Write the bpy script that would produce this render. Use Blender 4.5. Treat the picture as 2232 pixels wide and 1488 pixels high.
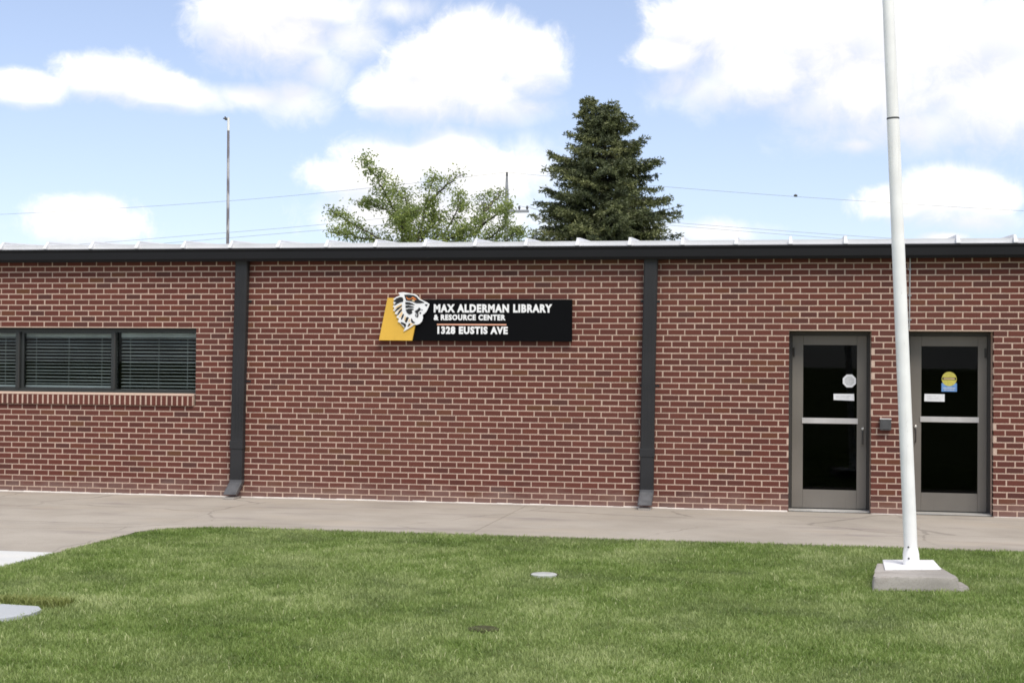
import bpy, bmesh, math, random
import numpy as np
from mathutils import Vector, Matrix

random.seed(7); rng = np.random.default_rng(7)
for o in list(bpy.data.objects): bpy.data.objects.remove(o)
scene = bpy.context.scene
COL = scene.collection

# ------------------------------------------------------------------ camera
F_PX = 3200.0
CAM = np.array([9.9427, -17.4542, 1.7102])
RM = np.array([[0.982567, 0.185732, 0.008125],      # right
               [-0.005318, -0.015605, 0.999864],    # up
               [-0.185833, 0.982477, 0.014345]])    # forward
cd = bpy.data.cameras.new('camera'); cam = bpy.data.objects.new('camera', cd); COL.objects.link(cam)
cd.sensor_fit = 'HORIZONTAL'; cd.sensor_width = 36.0; cd.lens = F_PX / 2232 * 36.0
cd.clip_start = 0.1; cd.clip_end = 3000
cam.matrix_world = Matrix(((RM[0][0], RM[1][0], -RM[2][0], CAM[0]), (RM[0][1], RM[1][1], -RM[2][1], CAM[1]),
                           (RM[0][2], RM[1][2], -RM[2][2], CAM[2]), (0, 0, 0, 1)))
scene.camera = cam

def ray(x, y): return RM.T @ np.array([(x - 1116) / F_PX, (744 - y) / F_PX, 1.0])
def at(x, y, Y):
    d = ray(x, y); t = (Y - CAM[1]) / d[1]; return CAM + t * d

# ------------------------------------------------------------------ light and exposure
SUN_EL, SUN_AZ = math.radians(54), math.radians(148)     # azimuth clockwise from +Y
world = bpy.data.worlds.new('World'); scene.world = world; world.use_nodes = True
wt = world.node_tree; wt.nodes.clear()
WN = wt.nodes.new; WL = wt.links.new
def wmath(op, a, b=None, c=None, clamp=False):
    n = WN('ShaderNodeMath'); n.operation = op; n.use_clamp = clamp
    for i, v in enumerate((a, b, c)):
        if v is None: continue
        if isinstance(v, (int, float)): n.inputs[i].default_value = v
        else: WL(v, n.inputs[i])
    return n.outputs[0]
def wsmooth(v, a, b):
    n = WN('ShaderNodeMapRange'); n.interpolation_type = 'SMOOTHSTEP'
    WL(v, n.inputs[0])
    for i, q in ((1, a), (2, b), (3, 0.0), (4, 1.0)): n.inputs[i].default_value = q
    return n.outputs[0]
def wnoise(vec, scale, detail, rough=.5):
    n = WN('ShaderNodeTexNoise'); n.inputs['Scale'].default_value = scale; n.inputs['Detail'].default_value = detail
    n.inputs['Roughness'].default_value = rough; WL(vec, n.inputs['Vector']); return n.outputs[0]
def wmix(f, a, b):
    n = WN('ShaderNodeMix'); n.data_type = 'RGBA'
    WL(f, n.inputs[0])
    for s, v in ((n.inputs[6], a), (n.inputs[7], b)):
        if isinstance(v, tuple): s.default_value = v
        else: WL(v, s)
    return n.outputs[2]
tc = WN('ShaderNodeTexCoord').outputs['Generated']
sep = WN('ShaderNodeSeparateXYZ'); WL(tc, sep.inputs[0]); dx, dy, dz = sep.outputs
u = wmath('MULTIPLY', wmath('ARCTAN2', dx, dy), 57.29578)
v = wmath('MULTIPLY', wmath('ARCSINE', dz), 57.29578)
cmb = WN('ShaderNodeCombineXYZ'); WL(u, cmb.inputs[0]); WL(v, cmb.inputs[1]); uv = cmb.outputs[0]
def azel(x, y):
    d = ray(x, y); d = d / np.linalg.norm(d)
    return math.degrees(math.atan2(d[0], d[1])), math.degrees(math.asin(d[2]))
def blobs(lst, lift=0.0):
    F = None
    for (x, y, rx, ry) in lst:
        a, e = azel(x, y); ra, re = rx / 55.8, ry / 55.8
        m = WN('ShaderNodeVectorMath'); m.operation = 'MULTIPLY_ADD'; WL(uv, m.inputs[0])
        m.inputs[1].default_value = (1 / ra, 1 / re, 0); m.inputs[2].default_value = (-a / ra, (lift - e) / re, 0)
        l = WN('ShaderNodeVectorMath'); l.operation = 'LENGTH'; WL(m.outputs[0], l.inputs[0])
        F = l.outputs['Value'] if F is None else wmath('SMOOTH_MIN', F, l.outputs['Value'], .18)
    return wmath('SUBTRACT', 1.0, F)
# the clouds of the day, by bearing and elevation
THICK = [(560, 30, 150, 105), (630, 80, 100, 80), (650, 10, 110, 60), (60, 188, 95, 36), (230, 165, 120, 50), (330, 190, 90, 36),
         (1060, 105, 140, 85), (1150, 130, 90, 75), (960, 150, 135, 85), (900, 205, 125, 62), (1040, 195, 110, 60),
         (820, 385, 135, 78), (985, 355, 100, 72), (1055, 395, 120, 75), (745, 385, 80, 42), (880, 460, 190, 75), (1030, 470, 150, 60),
         (1560, 55, 150, 90), (1760, 70, 240, 150), (2040, 90, 280, 150), (1470, 118, 100, 40), (2180, 200, 190, 115), (1660, 140, 180, 90),
         (1900, 190, 200, 110), (2060, 425, 115, 62), (1960, 440, 85, 45), (2150, 435, 65, 40), (180, 485, 130, 58), (2060, 516, 50, 12)]
THIN = [(735, 20, 130, 60), (760, 85, 100, 55), (650, 215, 80, 50), (400, 210, 160, 28), (540, 212, 120, 24), (1060, 235, 130, 40), (1160, 370, 75, 70),
        (2000, 275, 260, 60), (1560, 190, 130, 60), (860, 20, 80, 35), (700, 150, 70, 55), (1870, 315, 70, 22),
        (1300, 505, 230, 26), (2120, 480, 90, 30), (1560, 505, 120, 24)]
wv = WN('ShaderNodeVectorMath'); wv.operation = 'SCALE'; WL(tc, wv.inputs[0]); wv.inputs['Scale'].default_value = 1.0
wq = WN('ShaderNodeTexNoise'); wq.inputs['Scale'].default_value = 18; wq.inputs['Detail'].default_value = 3; WL(wv.outputs[0], wq.inputs['Vector'])
wd = WN('ShaderNodeVectorMath'); wd.operation = 'MULTIPLY_ADD'; WL(wq.outputs['Color'], wd.inputs[0]); wd.inputs[1].default_value = (.05, .05, .05); WL(wv.outputs[0], wd.inputs[2])
nb = wnoise(wd.outputs[0], 24, 9, .62); nf = wnoise(wd.outputs[0], 75, 6, .65); ns = wnoise(wv.outputs[0], 11, 3, .5)
nz = wmath('ADD', wmath('MULTIPLY', wmath('SUBTRACT', nb, .5), 1.5), wmath('MULTIPLY', wmath('SUBTRACT', nf, .5), .75))
nzs = wmath('MULTIPLY', nz, .85)
fld = wmath('ADD', blobs(THICK), nzs)
above = wsmooth(wmath('ADD', blobs(THICK, 1.05), wmath('MULTIPLY', nz, .7)), -.10, .55)     # how much cloud stands overhead: the shaded, frayed undersides
crisp, soft = wsmooth(fld, -.30, .42), wsmooth(fld, -.44, .85)
d1 = wmath('ADD', wmath('MULTIPLY', crisp, wmath('SUBTRACT', 1.0, above)), wmath('MULTIPLY', soft, above))
d2 = wmath('MULTIPLY', wsmooth(wmath('ADD', blobs(THIN), wmath('MULTIPLY', nz, 1.1)), -.45, 1.15), .85)
# the same broken cloud over the rest of the sky
pz = wmath('ADD', wmath('MAXIMUM', dz, 0.0), .22)
pv = WN('ShaderNodeCombineXYZ'); WL(wmath('DIVIDE', dx, pz), pv.inputs[0]); WL(wmath('DIVIDE', dy, pz), pv.inputs[1])
gen = wsmooth(wnoise(pv.outputs[0], 1.7, 7, .56), .44, .60)
away = wmath('MAXIMUM', wsmooth(wmath('ABSOLUTE', wmath('ADD', u, 10.8)), 20.5, 27), wsmooth(v, 14.5, 20))
dens = wmath('MAXIMUM', wmath('MAXIMUM', d1, d2), wmath('MULTIPLY', gen, away))
sky = WN('ShaderNodeTexSky'); sky.sky_type = 'NISHITA'; sky.sun_disc = False
sky.sun_elevation = SUN_EL; sky.sun_rotation = SUN_AZ; sky.air_density = 1.0; sky.dust_density = .6; sky.ozone_density = 1.6; sky.altitude = 900
cshade = wsmooth(wmath('SUBTRACT', wmath('ADD', wmath('MULTIPLY', ns, .9), wmath('MULTIPLY', d1, .35)), wmath('MULTIPLY', above, .42)), .12, .62)
CLOUD_LO, CLOUD_HI = (6.5, 6.45, 6.75, 1), (8.3, 8.15, 7.9, 1)
ccol = wmix(cshade, CLOUD_LO, CLOUD_HI)
# thin high veil over the blue, thickening towards the horizon
veil = wmath('ADD', .29, wmath('MULTIPLY', wsmooth(v, 16, 2), .16))
hazed = wmix(veil, sky.outputs[0], (5.6, 5.95, 8.0, 1))
bgc = wmix(dens, hazed, ccol)
bg = WN('ShaderNodeBackground'); bg.inputs[1].default_value = .114; WL(bgc, bg.inputs[0])
wo = WN('ShaderNodeOutputWorld'); WL(bg.outputs[0], wo.inputs[0])

sl = bpy.data.lights.new('sun', 'SUN'); sun = bpy.data.objects.new('sun', sl); COL.objects.link(sun)
sl.energy = 2.35; sl.angle = math.radians(26); sl.color = (1, .94, .84)
sd = Vector((math.sin(SUN_AZ) * math.cos(SUN_EL), math.cos(SUN_AZ) * math.cos(SUN_EL), math.sin(SUN_EL)))
sun.rotation_euler = sd.to_track_quat('Z', 'Y').to_euler()
vs = scene.view_settings; vs.view_transform = 'Standard'; vs.look = 'None'; vs.gamma = 1; vs.exposure = 0.40; vs.use_curve_mapping = False

# ------------------------------------------------------------------ materials
class NT:
    def __init__(s, name):
        s.m = bpy.data.materials.new(name); s.m.use_nodes = True; s.t = s.m.node_tree; s.t.nodes.clear()
        s.out = s.t.nodes.new('ShaderNodeOutputMaterial')
    def n(s, typ, **k):
        q = s.t.nodes.new(typ)
        for a, b in k.items(): setattr(q, a, b)
        return q
    def l(s, a, b): s.t.links.new(a, b)
    def setin(s, sock, v):
        if isinstance(v, (int, float)): sock.default_value = v
        elif isinstance(v, tuple): sock.default_value = v if len(v) == 4 or len(sock.default_value) == 3 else (*v, 1)
        else: s.l(v, sock)
    def math(s, op, a, b=None, clamp=False):
        q = s.n('ShaderNodeMath', operation=op, use_clamp=clamp); s.setin(q.inputs[0], a)
        if b is not None: s.setin(q.inputs[1], b)
        return q.outputs[0]
    def pos(s, scale=(1, 1, 1)):
        g = s.n('ShaderNodeNewGeometry'); q = s.n('ShaderNodeVectorMath', operation='MULTIPLY')
        s.l(g.outputs['Position'], q.inputs[0]); q.inputs[1].default_value = scale; return q.outputs[0]
    def noise(s, vec, scale, detail=4, rough=.55):
        q = s.n('ShaderNodeTexNoise'); s.l(vec, q.inputs['Vector']); q.inputs['Scale'].default_value = scale
        q.inputs['Detail'].default_value = detail; q.inputs['Roughness'].default_value = rough; return q.outputs[0]
    def step(s, v, a, b, lo=0.0, hi=1.0):
        q = s.n('ShaderNodeMapRange', interpolation_type='SMOOTHSTEP'); s.l(v, q.inputs[0])
        for i, w in ((1, a), (2, b), (3, lo), (4, hi)): q.inputs[i].default_value = w
        return q.outputs[0]
    def mix(s, f, a, b, mode='MIX'):
        q = s.n('ShaderNodeMix', data_type='RGBA', blend_type=mode); s.setin(q.inputs[0], f); s.setin(q.inputs[6], a); s.setin(q.inputs[7], b); return q.outputs[2]
    def ramp(s, f, stops):
        q = s.n('ShaderNodeValToRGB'); e = q.color_ramp.elements
        while len(e) < len(stops): e.new(.5)
        for i, (p, c) in enumerate(stops): e[i].position = p; e[i].color = (*c, 1)
        s.l(f, q.inputs[0]); return q.outputs[0]
    def attr(s, name): q = s.n('ShaderNodeAttribute', attribute_name=name); return q.outputs['Fac']
    def bsdf(s, col, rough=.6, metal=0.0, bump=None, bdist=.002, bstr=.6, spec=.5):
        q = s.n('ShaderNodeBsdfPrincipled'); s.setin(q.inputs['Base Color'], col); s.setin(q.inputs['Roughness'], rough); s.setin(q.inputs['Metallic'], metal)
        q.inputs['Specular IOR Level'].default_value = spec
        if bump is not None:
            b = s.n('ShaderNodeBump'); b.inputs['Strength'].default_value = bstr; b.inputs['Distance'].default_value = bdist
            s.l(bump, b.inputs['Height']); s.l(b.outputs[0], q.inputs['Normal'])
        s.l(q.outputs[0], s.out.inputs[0]); return q

def m_paint(name, col, rough=.45, var=.12, scale=3.0, metal=0.0, spec=.5):
    t = NT(name); n = t.noise(t.pos(), scale, 5); n2 = t.noise(t.pos((9, 9, .8)), 4, 4)
    dark = tuple(c * (1 - var) for c in col); lite = tuple(min(1, c * (1 + var)) for c in col)
    c = t.mix(t.step(n, .3, .7), dark, lite); c = t.mix(t.step(n2, .55, .85, 0, .35), c, tuple(q * .75 for q in col))
    t.bsdf(c, t.step(n, .2, .8, rough - .07, rough + .1), metal, spec=spec); return t.m

def mat_brick():
    t = NT('brick_clay'); tone = t.attr('tone')
    c = t.ramp(tone, [(0, (.058, .026, .023)), (.18, (.090, .029, .0225)), (.45, (.112, .0325, .0235)), (.72, (.130, .037, .0255)), (.88, (.128, .045, .024)), (1, (.112, .047, .020))])
    streak = t.noise(t.pos((14, 14, 130)), 1, 3); c = t.mix(t.step(streak, .35, .7, 0, .4), c, t.mix(.5, c, (.09, .035, .03)))
    grain = t.noise(t.pos(), 220, 3); c = t.mix(t.step(grain, .35, .7, 0, .22), c, (.19, .07, .05))
    # pale lime dust near the ground, with an outline of its own
    g = t.n('ShaderNodeSeparateXYZ'); t.l(t.pos(), g.inputs[0])
    h = t.math('ADD', g.outputs[2], t.math('MULTIPLY', t.noise(t.pos((1.3, 1, 3)), 2.2, 5), -.42))
    c = t.mix(t.step(h, -.2, .04, .42, 0), c, (.30, .22, .19))
    big = t.noise(t.pos((.5, 1, .8)), .8, 5); c = t.mix(t.step(big, .35, .7, 0, .34), c, t.mix(.5, c, (.19, .095, .075)))
    t.bsdf(c, .85, 0, t.math('ADD', grain, t.math('MULTIPLY', streak, .8)), .0015, .5, spec=.25); return t.m
def mat_mortar():
    t = NT('mortar'); n = t.noise(t.pos(), 90, 4); n2 = t.noise(t.pos(), 1.7, 4)
    c = t.mix(t.step(n, .3, .7), (.46, .335, .265), (.63, .475, .385)); c = t.mix(t.step(n2, .35, .7, 0, .35), c, (.40, .30, .24))
    t.bsdf(c, .95, 0, n, .002, .6, spec=.1); return t.m
def mat_concrete(name, c0, c1, stain=(.2, .17, .16), amount=.5, cracks=False):
    t = NT(name); n = t.noise(t.pos(), .9, 6, .6); f = t.noise(t.pos(), 75, 4, .65)
    c = t.mix(t.step(n, .3, .7), c0, c1)
    c = t.mix(t.step(f, .38, .72, 0, .35), c, tuple(q * .72 for q in c0))
    s1 = t.noise(t.pos((.35, 1.5, 1)), 1.5, 6, .62); c = t.mix(t.step(s1, .52, .74, 0, amount), c, stain)
    s2 = t.noise(t.pos((.5, .9, 1)), 3.7, 5, .6); c = t.mix(t.step(s2, .6, .78, 0, amount * .8), c, tuple(q * 1.15 for q in stain))
    s3 = t.noise(t.pos((.8, 1.6, 1)), .9, 3); c = t.mix(t.step(s3, .5, .75, 0, .35), c, (c1[0], c1[1] * .93, c1[2] * .84))
    if cracks:
        wp = t.n('ShaderNodeVectorMath', operation='MULTIPLY_ADD'); nn = t.n('ShaderNodeTexNoise'); nn.inputs['Scale'].default_value = 2.2; nn.inputs['Detail'].default_value = 5; t.l(t.pos(), nn.inputs['Vector'])
        t.l(nn.outputs['Color'], wp.inputs[0]); wp.inputs[1].default_value = (.35, .35, 0); t.l(t.pos((1, 1, 0)), wp.inputs[2])
        vo = t.n('ShaderNodeTexVoronoi', feature='DISTANCE_TO_EDGE'); vo.inputs['Scale'].default_value = .42; t.l(wp.outputs[0], vo.inputs['Vector'])
        line = t.math('MULTIPLY', t.step(vo.outputs['Distance'], .002, .009, .38, 0), t.step(t.noise(t.pos(), .8, 3), .42, .56))
        c = t.mix(line, c, (.10, .09, .08))
        spot = t.noise(t.pos((1, 1.6, 1)), 9, 3); c = t.mix(t.step(spot, .70, .76, 0, .5), c, (.15, .13, .12))
    t.bsdf(c, .9, 0, t.math('ADD', f, t.math('MULTIPLY', s2, .5)), .002, .5, spec=.2); return t.m
def mat_leaf(name, stops, trans=.3, big=1.3):
    t = NT(name); a = t.attr('tone'); c = t.ramp(a, stops)
    n = t.noise(t.pos(), big, 3); c = t.mix(t.step(n, .35, .7, 0, .45), c, t.mix(.5, c, stops[-1][1]))
    d = t.n('ShaderNodeBsdfDiffuse'); t.l(c, d.inputs[0]); tr = t.n('ShaderNodeBsdfTranslucent'); t.l(c, tr.inputs[0])
    g = t.n('ShaderNodeBsdfGlossy'); g.inputs['Roughness'].default_value = .5; g.inputs[0].default_value = (.6, .6, .6, 1)
    mx = t.n('ShaderNodeMixShader'); mx.inputs[0].default_value = trans; t.l(d.outputs[0], mx.inputs[1]); t.l(tr.outputs[0], mx.inputs[2])
    mg = t.n('ShaderNodeMixShader'); mg.inputs[0].default_value = .04; t.l(mx.outputs[0], mg.inputs[1]); t.l(g.outputs[0], mg.inputs[2])
    t.l(mg.outputs[0], t.out.inputs[0]); return t.m
def mat_soil():
    t = NT('lawn_soil'); n = t.noise(t.pos(), 2.5, 5); f = t.noise(t.pos(), 45, 4)
    c = t.mix(t.step(n, .3, .7), (.09, .12, .035), (.14, .18, .055)); c = t.mix(t.step(f, .45, .75, 0, .5), c, (.10, .09, .04))
    t.bsdf(c, .95, 0, f, .01, .6, spec=.1); return t.m
def mat_glass(name, tint=(.55, .6, .6)):
    t = NT(name); tr = t.n('ShaderNodeBsdfTransparent'); tr.inputs[0].default_value = (*tint, 1)
    g = t.n('ShaderNodeBsdfGlossy'); g.inputs['Roughness'].default_value = .015; g.inputs[0].default_value = (.8, .83, .85, 1)
    fr = t.n('ShaderNodeFresnel'); fr.inputs[0].default_value = 1.20
    mx = t.n('ShaderNodeMixShader'); t.l(fr.outputs[0], mx.inputs[0]); t.l(tr.outputs[0], mx.inputs[1]); t.l(g.outputs[0], mx.inputs[2])
    t.l(mx.outputs[0], t.out.inputs[0]); return t.m
def mat_polepaint():
    t = NT('flagpole_white_paint'); n = t.noise(t.pos(), 5, 4)
    c = t.mix(t.step(n, .3, .7), (.84, .83, .825), (.92, .91, .905))
    scr = t.noise(t.pos((40, 40, 4.5)), 1, 5, .7); c = t.mix(t.step(scr, .66, .73, 0, .75), c, (.2, .19, .18))
    st = t.noise(t.pos((25, 25, .7)), 1, 4); c = t.mix(t.step(st, .55, .75, 0, .3), c, (.50, .49, .46))
    t.bsdf(c, .45, 0, scr, .001, .3); return t.m
def mat_mast():
    t = NT('mast_weathered'); scr = t.noise(t.pos((5, 5, 1.2)), 1.2, 5, .65)
    c = t.mix(t.step(scr, .42, .56), (.52, .50, .52), (.20, .18, .20)); t.bsdf(c, .6); return t.m

M = {}
M['brick'] = mat_brick(); M['mortar'] = mat_mortar()
M['walk'] = mat_concrete('walk_concrete', (.365, .325, .275), (.445, .40, .345), (.23, .20, .19), .7, True)
M['pale'] = mat_concrete('pale_concrete', (.60, .60, .585), (.70, .70, .68), (.5, .49, .47), .2)
M['bluegrey'] = mat_concrete('blue_grey_concrete', (.42, .44, .46), (.50, .52, .54), (.38, .39, .40), .25)
M['footing'] = mat_concrete('footing_concrete', (.27, .25, .225), (.43, .40, .37), (.17, .145, .13), .8)
M['soil'] = mat_soil()
M['grass'] = mat_leaf('grass_blade', [(0, (.085, .145, .026)), (.35, (.185, .275, .058)), (.7, (.285, .385, .105)), (.92, (.44, .52, .21)), (1, (.62, .62, .36))], .42, 1.1)
M['dry'] = mat_leaf('dry_grass_blade', [(0, (.14, .16, .035)), (.5, (.25, .30, .08)), (1, (.40, .40, .15))], .3, 4)
M['needle'] = mat_leaf('spruce_needle', [(0, (.045, .060, .036)), (.5, (.125, .145, .068)), (1, (.25, .265, .115))], .1, 1.2)
M['leaf'] = mat_leaf('locust_leaf', [(0, (.16, .20, .09)), (.5, (.27, .34, .11)), (1, (.42, .48, .13))], .45, .9)
M['bark'] = m_paint('bark', (.10, .085, .07), .9, .35, 9, spec=.1)
M['charcoal'] = m_paint('charcoal_metal', (.012, .012, .0135), .6, .10, 1.3, spec=.2)
M['spoutmetal'] = m_paint('downspout_metal', (.027, .0272, .029), .5, .14, 2, spec=.25)
M['elbow'] = m_paint('worn_elbow_metal', (.085, .085, .09), .45, .25, 7)
M['roofwhite'] = m_paint('white_roof_metal', (.72, .72, .735), .4, .05, 2)
M['bronze'] = m_paint('dark_bronze_frame', (.024, .027, .026), .4, .15, 3)
M['alum'] = m_paint('grey_bronze_door', (.165, .150, .130), .42, .10, 1.2, metal=.0)
M['alumdark'] = m_paint('door_frame_metal_shaded', (.038, .036, .033), .45, .1, 1.5)  # darker than the door's grey: the recess shadow is put into this colour
M['bar'] = m_paint('brushed_bar', (.55, .53, .52), .35, .06, 6, metal=.25)
M['steel'] = m_paint('handle_steel', (.62, .6, .58), .25, .08, 20, metal=.8)
M['rubber'] = m_paint('door_sweep_rubber', (.02, .02, .02), .7, .2, 20)
M['threshold'] = mat_concrete('worn_threshold', (.3, .3, .29), (.62, .60, .57), (.04, .04, .04), .9)
M['glass'] = mat_glass('door_glass', (.45, .48, .47)); M['wglass'] = mat_glass('window_glass', (.86, .88, .87))
M['slat'] = m_paint('blind_slat', (.52, .56, .55), .5, .16, 2.5)
M['rail'] = m_paint('blind_bottom_rail', (.75, .8, .79), .5, .1, 4)
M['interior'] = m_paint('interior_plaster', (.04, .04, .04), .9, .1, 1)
M['signblack'] = m_paint('sign_black', (.0032, .0034, .0042), .65, .12, 2, spec=.08)
M['signyellow'] = m_paint('sign_yellow', (.73, .435, .055), .5, .05, 3)
M['white'] = m_paint('sign_white', (.86, .86, .86), .5, .03, 5)
M['emblack'] = m_paint('emblem_black', (.012, .011, .011), .5, .1, 8)
M['orange'] = m_paint('emblem_orange', (.60, .17, .03), .5, .08, 8)
M['cream'] = m_paint('emblem_cream', (.83, .60, .33), .5, .08, 8)
M['greyline'] = m_paint('emblem_grey', (.36, .37, .38), .5, .08, 8)
M['salmon'] = m_paint('sign_rule', (.80, .40, .27), .5, .05, 8)
M['paper'] = m_paint('notice_paper', (.76, .77, .79), .6, .05, 30)
M['print'] = m_paint('notice_print', (.56, .57, .58), .6, .1, 60)
M['styellow'] = m_paint('sticker_yellow', (.58, .52, .10), .5, .1, 40)
M['stblue'] = m_paint('sticker_blue', (.14, .30, .62), .5, .15, 40)
M['boxgrey'] = m_paint('reader_grey', (.07, .07, .072), .5, .12, 8)
M['polewhite'] = mat_polepaint(); M['mast'] = mat_mast()
M['utility'] = m_paint('weathered_pole_wood', (.29, .30, .33), .85, .15, 5)
M['wire'] = m_paint('wire', (.26, .27, .29), .6, .1, 3)
M['sealant'] = m_paint('sealant', (.68, .63, .58), .7, .15, 5)
M['zinc'] = m_paint('galvanised', (.42, .42, .42), .45, .15, 20, metal=.3)
M['lid'] = m_paint('white_lid_plastic', (.47, .48, .46), .5, .1, 12)
M['dirt_shade'] = m_paint('hollow_dirt_shade', (.07, .072, .035), .95, .3, 15, spec=.1)
M['ground'] = mat_soil()

# ------------------------------------------------------------------ builders
class MB:
    def __init__(s): s.v = []; s.f = []; s.t = []
    def add(s, vs_, fs, tone=.5):
        o = len(s.v); s.v.extend(vs_); s.f.extend([tuple(i + o for i in f) for f in fs]); s.t.extend([tone] * len(fs)); return s
    def box(s, x0, x1, y0, y1, z0, z1, tone=.5):
        return s.add([(x0, y0, z0), (x1, y0, z0), (x1, y1, z0), (x0, y1, z0), (x0, y0, z1), (x1, y0, z1), (x1, y1, z1), (x0, y1, z1)],
                     [(0, 3, 2, 1), (4, 5, 6, 7), (0, 1, 5, 4), (1, 2, 6, 5), (2, 3, 7, 6), (3, 0, 4, 7)], tone)
    def brick(s, x0, x1, y0, y1, z0, z1, tone=.5, c=.0025):
        # open at the back, front edges chamfered
        V = [(x0, y1, z0), (x1, y1, z0), (x1, y1, z1), (x0, y1, z1), (x0, y0 + c, z0), (x1, y0 + c, z0), (x1, y0 + c, z1), (x0, y0 + c, z1),
             (x0 + c, y0, z0 + c), (x1 - c, y0, z0 + c), (x1 - c, y0, z1 - c), (x0 + c, y0, z1 - c)]
        return s.add(V, [(8, 9, 10, 11), (4, 5, 9, 8), (5, 6, 10, 9), (6, 7, 11, 10), (7, 4, 8, 11), (0, 1, 5, 4), (1, 2, 6, 5), (2, 3, 7, 6), (3, 0, 4, 7)], tone)
    def bbox(s, x0, x1, y0, y1, z0, z1, c=.004, tone=.5):
        # box with every edge chamfered
        bm = bmesh.new(); bmesh.ops.create_cube(bm, size=1)
        for q in bm.verts: q.co = Vector(((x0 + x1) / 2 + q.co.x * (x1 - x0), (y0 + y1) / 2 + q.co.y * (y1 - y0), (z0 + z1) / 2 + q.co.z * (z1 - z0)))
        bmesh.ops.bevel(bm, geom=list(bm.edges), offset=c, segments=2, affect='EDGES', profile=.6)
        bm.verts.index_update(); V = [tuple(q.co) for q in bm.verts]; Fc = [tuple(w.index for w in f.verts) for f in bm.faces]; bm.free()
        return s.add(V, Fc, tone)
    def prism(s, poly, z0, z1, tone=.5, axis='Z'):
        # polygon given in plan (axis Z) or in elevation x,z (axis Y: z0/z1 are y values); counter-clockwise
        n = len(poly)
        A = sum(poly[i][0] * poly[(i + 1) % n][1] - poly[(i + 1) % n][0] * poly[i][1] for i in range(n))
        if A < 0: poly = poly[::-1]
        if axis == 'Z':
            V = [(x, y, z0) for x, y in poly] + [(x, y, z1) for x, y in poly]
            return s.add(V, [tuple(range(n, 2 * n)), tuple(range(n - 1, -1, -1))] + [(i, (i + 1) % n, n + (i + 1) % n, n + i) for i in range(n)], tone)
        V = [(x, z0, z) for x, z in poly] + [(x, z1, z) for x, z in poly]      # z0 = front (smaller y)
        return s.add(V, [tuple(range(n)), tuple(range(2 * n - 1, n - 1, -1))] + [(i, n + i, n + (i + 1) % n, (i + 1) % n) for i in range(n)], tone)
    def decal(s, poly, y0, y1, axis='Y'): return s.prism([(KX(x), KZ(z)) for x, z in poly], y0, y1, axis='Y')
    def tube(s, pts, rad, sides=8, tone=.5, cap=True):
        pts = [Vector(p) for p in pts]; n = len(pts); rad = rad if hasattr(rad, '__len__') else [rad] * n
        V = []; up = None
        for i, p in enumerate(pts):
            d = (pts[min(i + 1, n - 1)] - pts[max(i - 1, 0)]).normalized()
            if up is None: up = Vector((0, 0, 1)) if abs(d.z) < .9 else Vector((1, 0, 0))
            a = d.cross(up).normalized(); b = d.cross(a).normalized(); up = -b if b.dot(up) < 0 else b
            for k in range(sides):
                t = 2 * math.pi * k / sides; V.append(tuple(p + (a * math.cos(t) + b * math.sin(t)) * rad[i]))
        Fc = []
        for i in range(n - 1):
            for k in range(sides):
                k2 = (k + 1) % sides; Fc.append((i * sides + k, i * sides + k2, (i + 1) * sides + k2, (i + 1) * sides + k))
        if cap: Fc += [tuple(range(sides - 1, -1, -1)), tuple(range((n - 1) * sides, n * sides))]
        return s.add(V, Fc, tone)
    def mesh(s, name, mat, smooth=False):
        me = bpy.data.meshes.new(name); me.from_pydata(s.v, [], s.f)
        a = me.attributes.new('tone', 'FLOAT', 'FACE'); a.data.foreach_set('value', s.t)
        me.materials.append(M[mat])
        bm = bmesh.new(); bm.from_mesh(me); bmesh.ops.recalc_face_normals(bm, faces=bm.faces); bm.to_mesh(me); bm.free()
        if smooth:
            me.polygons.foreach_set('use_smooth', [True] * len(me.polygons)); me.set_sharp_from_angle(angle=math.radians(38))
        return me
    def build(s, name, mat, parent=None, smooth=False):
        o = bpy.data.objects.new(name, s.mesh(name, mat, smooth)); COL.objects.link(o)
        if parent: o.parent = parent
        return o
def fast_mesh(name, verts, faces_tri, tone, mat):
    me = bpy.data.meshes.new(name); nv = len(verts); nf = len(faces_tri)
    me.vertices.add(nv); me.vertices.foreach_set('co', np.asarray(verts, np.float32).ravel())
    me.loops.add(nf * 3); me.loops.foreach_set('vertex_index', np.asarray(faces_tri, np.int32).ravel())
    me.polygons.add(nf); me.polygons.foreach_set('loop_start', np.arange(0, nf * 3, 3, dtype=np.int32))
    me.update(calc_edges=True)
    a = me.attributes.new('tone', 'FLOAT', 'FACE'); a.data.foreach_set('value', np.asarray(tone, np.float32))
    me.materials.append(M[mat]); return me
def fast_obj(name, verts, faces, tone, mat, parent=None):
    o = bpy.data.objects.new(name, fast_mesh(name, verts, faces, tone, mat)); COL.objects.link(o)
    if parent: o.parent = parent
    return o
def thing(name, label, cat, loc=(0, 0, 0), group=None):
    o = bpy.data.objects.new(name, None); o.empty_display_size = .2; COL.objects.link(o); o.location = loc
    o['label'] = label; o['category'] = cat
    if group: o['group'] = group
    return o
def child(o, parent):
    # the geometry is written in world metres; keep it there under a parent that has a base point
    o.parent = parent; o.matrix_parent_inverse = Matrix.Translation(-Vector(parent.location)); return o
def tag(o, label=None, cat=None, group=None, kind=None):
    for k, w in (('label', label), ('category', cat), ('group', group), ('kind', kind)):
        if w: o[k] = w
    return o

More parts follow.
